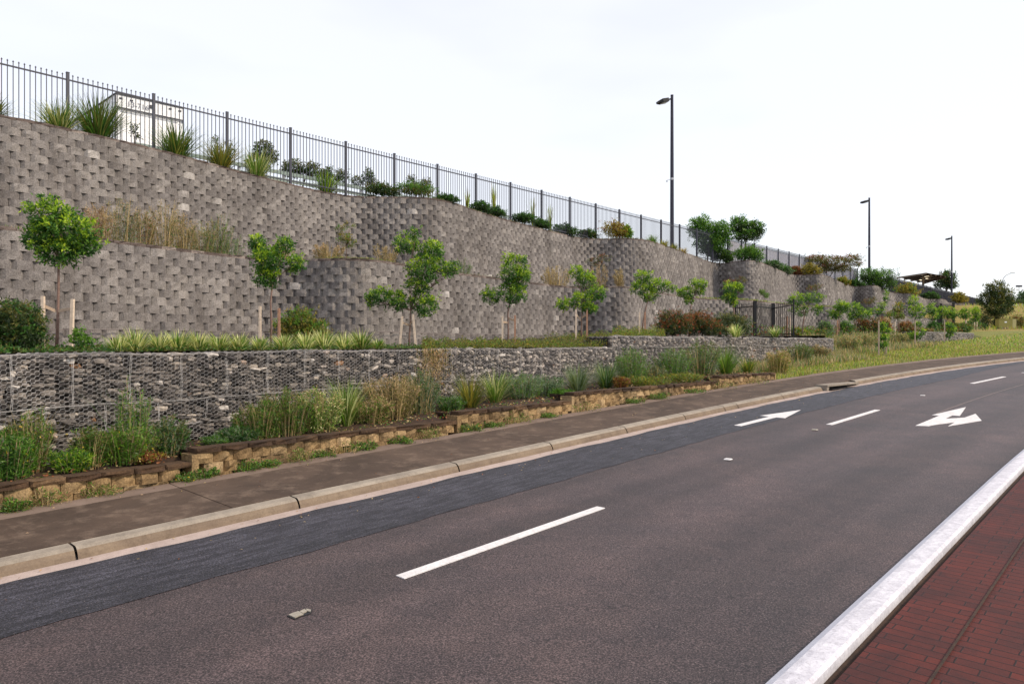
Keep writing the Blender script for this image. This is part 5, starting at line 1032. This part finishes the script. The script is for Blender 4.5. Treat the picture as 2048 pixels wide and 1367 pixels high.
# lift the grass that stands on the bank
def banklift(p, si):
    b_ = min(CUR[int(max(0, (si - 3 + 30) / .25)):int((si + 3 + 30) / .25)], key=lambda q_: (q_[1] - p[0]) ** 2 + (q_[2] - p[1]) ** 2); n_ = math.hypot(p[0] - b_[1], p[1] - b_[2]); d = n_ - nb(si)
    if d <= 0.1 or si < 34: return p[2]
    z0 = zf(*P(si, nb(si))) + .15; k = min(1, d / 1.8); return z0 * (1 - k) + terr(si) * k - .02
pts[:, 2] = [banklift(p, si) for p, si in zip(pts, s)]
o = carpet('long_verge_grass', pts, .34 + .0 * s, .012 + .0004 * s, ('dy', 'ol', 'md', 'tan', 'gg'), .3, 3, .7); tag(o, 'long seeding grass growing against the gabion end and bank', 'grass')
for px, Y, yt, wp, mt, sd_, lab in [(1600, 30.5, 690, 46, ('gg', 'md', 'ol'), 'ol', 'round grey-green weed in the long verge grass'), (1640, 33.5, 692, 30, ('ol', 'dy', 'gg'), 'tan', 'darker weed clump before the gabion end'), (1556, 26.5, 700, 40, ('dy', 'gd', 'md'), 'tan', 'golden dry weed just past the edging end'), (1700, 38.5, 672, 40, ('md', 'dy', 'gg'), 'dy', 'weedy clump on the bank right of the gabion end'), (1730, 41, 668, 40, ('md', 'gg', 'dy'), 'dy', 'second weedy clump on the bank'), (1800, 46, 668, 44, ('md', 'dy', 'gg'), 'dy', 'third weedy clump on the bank left of the far gabion')]:
    x, y = ray(px, Y); weed(px, Y, gz(x, y) - .02, wp, yt, lab, mt, 44, .07, .014, None, sd_, 'verge_weed', 'weed clumps on the verge bank', 1.3)
# ground cover mats on the terrace behind the gabion
def mat_cover(name, pxs, d0, d1, n, mats, label, h=.07, zadd=0.):
    q = NM(); px = rng.uniform(pxs[0], pxs[1], n); C3 = []
    for p_ in px:
        Y = hit(GL, p_); Y = Y + d0 + (d1 - d0) * random.random() ** 1.3; x, y = ray(p_, Y); C3.append((x, y, terr(tz(p_, Y)) + zadd + random.random() ** 1.5 * h * (1 + .8 * math.sin(p_ * .09) * math.sin(Y * 3))))
    C3 = np.array(C3); D = rng.normal(0, 1, C3.shape); D[:, 2] = np.abs(D[:, 2]); pk = rng.integers(0, len(mats), n)
    for mi in range(len(mats)): m_ = pk == mi; q.leaves(C3[m_], D[m_], .06, .022, mi)
    o = q.build(name, [L[m] for m in mats], kind='stuff'); tag(o, label, 'ground cover'); return o
mat_cover('creeping_cover', (845, 1222), .15, 5.0, 20000, ('ol', 'md', 'ol', 'gd', 'ol'), 'creeping olive ground cover between the largest tree and the raised gabion', .16)
mat_cover('terrace_weeds', (-40, 845), .9, 3.4, 7000, ('ol', 'dk', 'dk'), 'low dark weeds on the terrace behind the variegated tufts', .07)
mat_cover('raised_cover', (1225, 1330), 1.0, 6, 7000, ('md', 'gd', 'ol'), 'yellow-green ground cover on the raised gabion terrace', .22, .06)
q = NM(); C3 = []
for _ in range(26000):
    px = random.uniform(1480, 1965); Y = random.uniform(34, 72); x, y = ray(px, Y); s_ = tz(px, Y) if _ % 1 == 0 else 0
    b_ = CUR[int((s_ + 30) / .25)]; n_ = math.hypot(x - b_[1], y - b_[2])
    if nb(s_) + 1.2 < n_ < nb(s_) + 10: C3.append((x, y, terr(s_) + random.random() ** 1.6 * .45))
    if len(C3) > 8000: break
C3 = np.array(C3); D = rng.normal(0, 1, C3.shape); D[:, 2] = np.abs(D[:, 2]) + .4
for mi in range(4): q.leaves(C3[mi::4], D[mi::4], .16, .035, mi)
o = q.build('terrace_undergrowth', [L['md'], L['ol'], L['gg'], L['rs']], kind='stuff'); tag(o, 'knee-high mixed undergrowth on the far part of the terrace', 'undergrowth')
# low grass on the ledge and along the wall tops
def ledge_grass(name, poly, z, d0, d1, rg, n, mats, h, label, w_=.012):
    P3 = []
    for _ in range(n):
        px = random.uniform(*rg); Y = hit(poly, px)
        if Y is None: continue
        Y += random.uniform(d0, d1); P3.append((*ray(px, Y), z))
    o = carpet(name, np.array(P3), h, w_, mats); tag(o, label, 'grass')
ledge_grass('ledge_grass', MDP, 2.33, .15, 1.2, (-60, 1000), 5000, ('dy', 'ol', 'md'), .14, 'thin dry grass on the ledge between the two walls')
ledge_grass('bright_ledge_grass', MDP, 2.33, .12, .7, (655, 790), 2200, ('br', 'md', 'gd'), .10, 'bright green grass strip on the ledge above the first bulge')
ledge_grass('far_ledge_grass', MDP, 2.33, .15, 1.2, (1390, 1790), 2500, ('br', 'md', 'gd'), .16, 'bright grass on the far ledge above the black pen', .03)
ledge_grass('wall_top_grass', UPP, 5.53, .1, .7, (840, 1440), 3600, ('ol', 'dy', 'fx', 'md'), .16, 'dry tufty grass along the upper wall top', .02)
# leaf litter and debris in the bed
q = NM(); P3 = []
for _ in range(5200):
    s_ = random.uniform(-3, 22); n_ = 2.4 + random.random() ** 1.4 * 2.0; x, y = P(s_, n_); P3.append((x, y, bedz(s_) + .01 + random.random() * .05))
P3 = np.array(P3); D = rng.normal(0, 1, P3.shape); D[:, 2] *= .35
for mi in range(4): q.leaves(P3[mi::4], D[mi::4], .055, .025, mi)
o = q.build('bed_litter', [L['rs'], L['ol'], L['dy'], L['dk']], kind='stuff'); tag(o, 'fallen leaves and low weeds covering the garden bed soil', 'leaf litter')
# hanging dry vine on the gabion
q = NM(); P3 = []
for _ in range(1500):
    px = 868 + random.gauss(0, 16); Y = hit(GL, px) - .05; x, y = ray(px, Y); P3.append((x, y, -.12 - abs(random.gauss(0, .45))))
P3 = np.array(P3); D = rng.normal(0, .4, P3.shape) + (0, 0, -1)
for mi in range(3): q.leaves(P3[mi::3], D[mi::3], .085, .012, mi)
o = q.build('hanging_vine', [L['dy'], L['ol'], L['tan']]); tag(o, 'dry straw-coloured vine hanging over the gabion right of the largest tree', 'vine')
# grass on the hill
q = NM(); P3 = []
for _ in range(6000):
    x = random.uniform(48, 95); y = random.uniform(78, 112)
    if x / y > .60: P3.append((x, y, hz(x, y) - .02))
o = carpet('hill_grass', np.array(P3), .45, .09, ('gd', 'dy', 'md', 'br')); tag(o, 'golden long grass on the hillside behind the cabinet', 'grass')
q = NM(); P3 = []; Z3 = []
for _ in range(420):
    s_ = random.uniform(-4, 26); n_ = random.choice([2.1 - abs(random.gauss(0, .12)), random.uniform(.5, 2.1), random.uniform(.06, .2), .0 - abs(random.gauss(0, .5))]); x, y = P(s_, n_)
    P3.append((x, y, zf(x, y) + (.16 if n_ > .4 else .02)))
P3 = np.array(P3); D = rng.normal(0, 1, P3.shape); D[:, 2] *= .1
for mi in range(3): q.leaves(P3[mi::3], D[mi::3], .035, .018, mi, up=(0, 0, 1))
o = q.build('path_debris', [L['rs'], L['dy'], L['tan']], kind='stuff'); tag(o, 'scattered dry leaves and grit on the footpath and in the gutter', 'leaf litter')
print('objects', len(bpy.data.objects), 'faces', sum(len(o.data.polygons) for o in bpy.data.objects if o.type == 'MESH'))
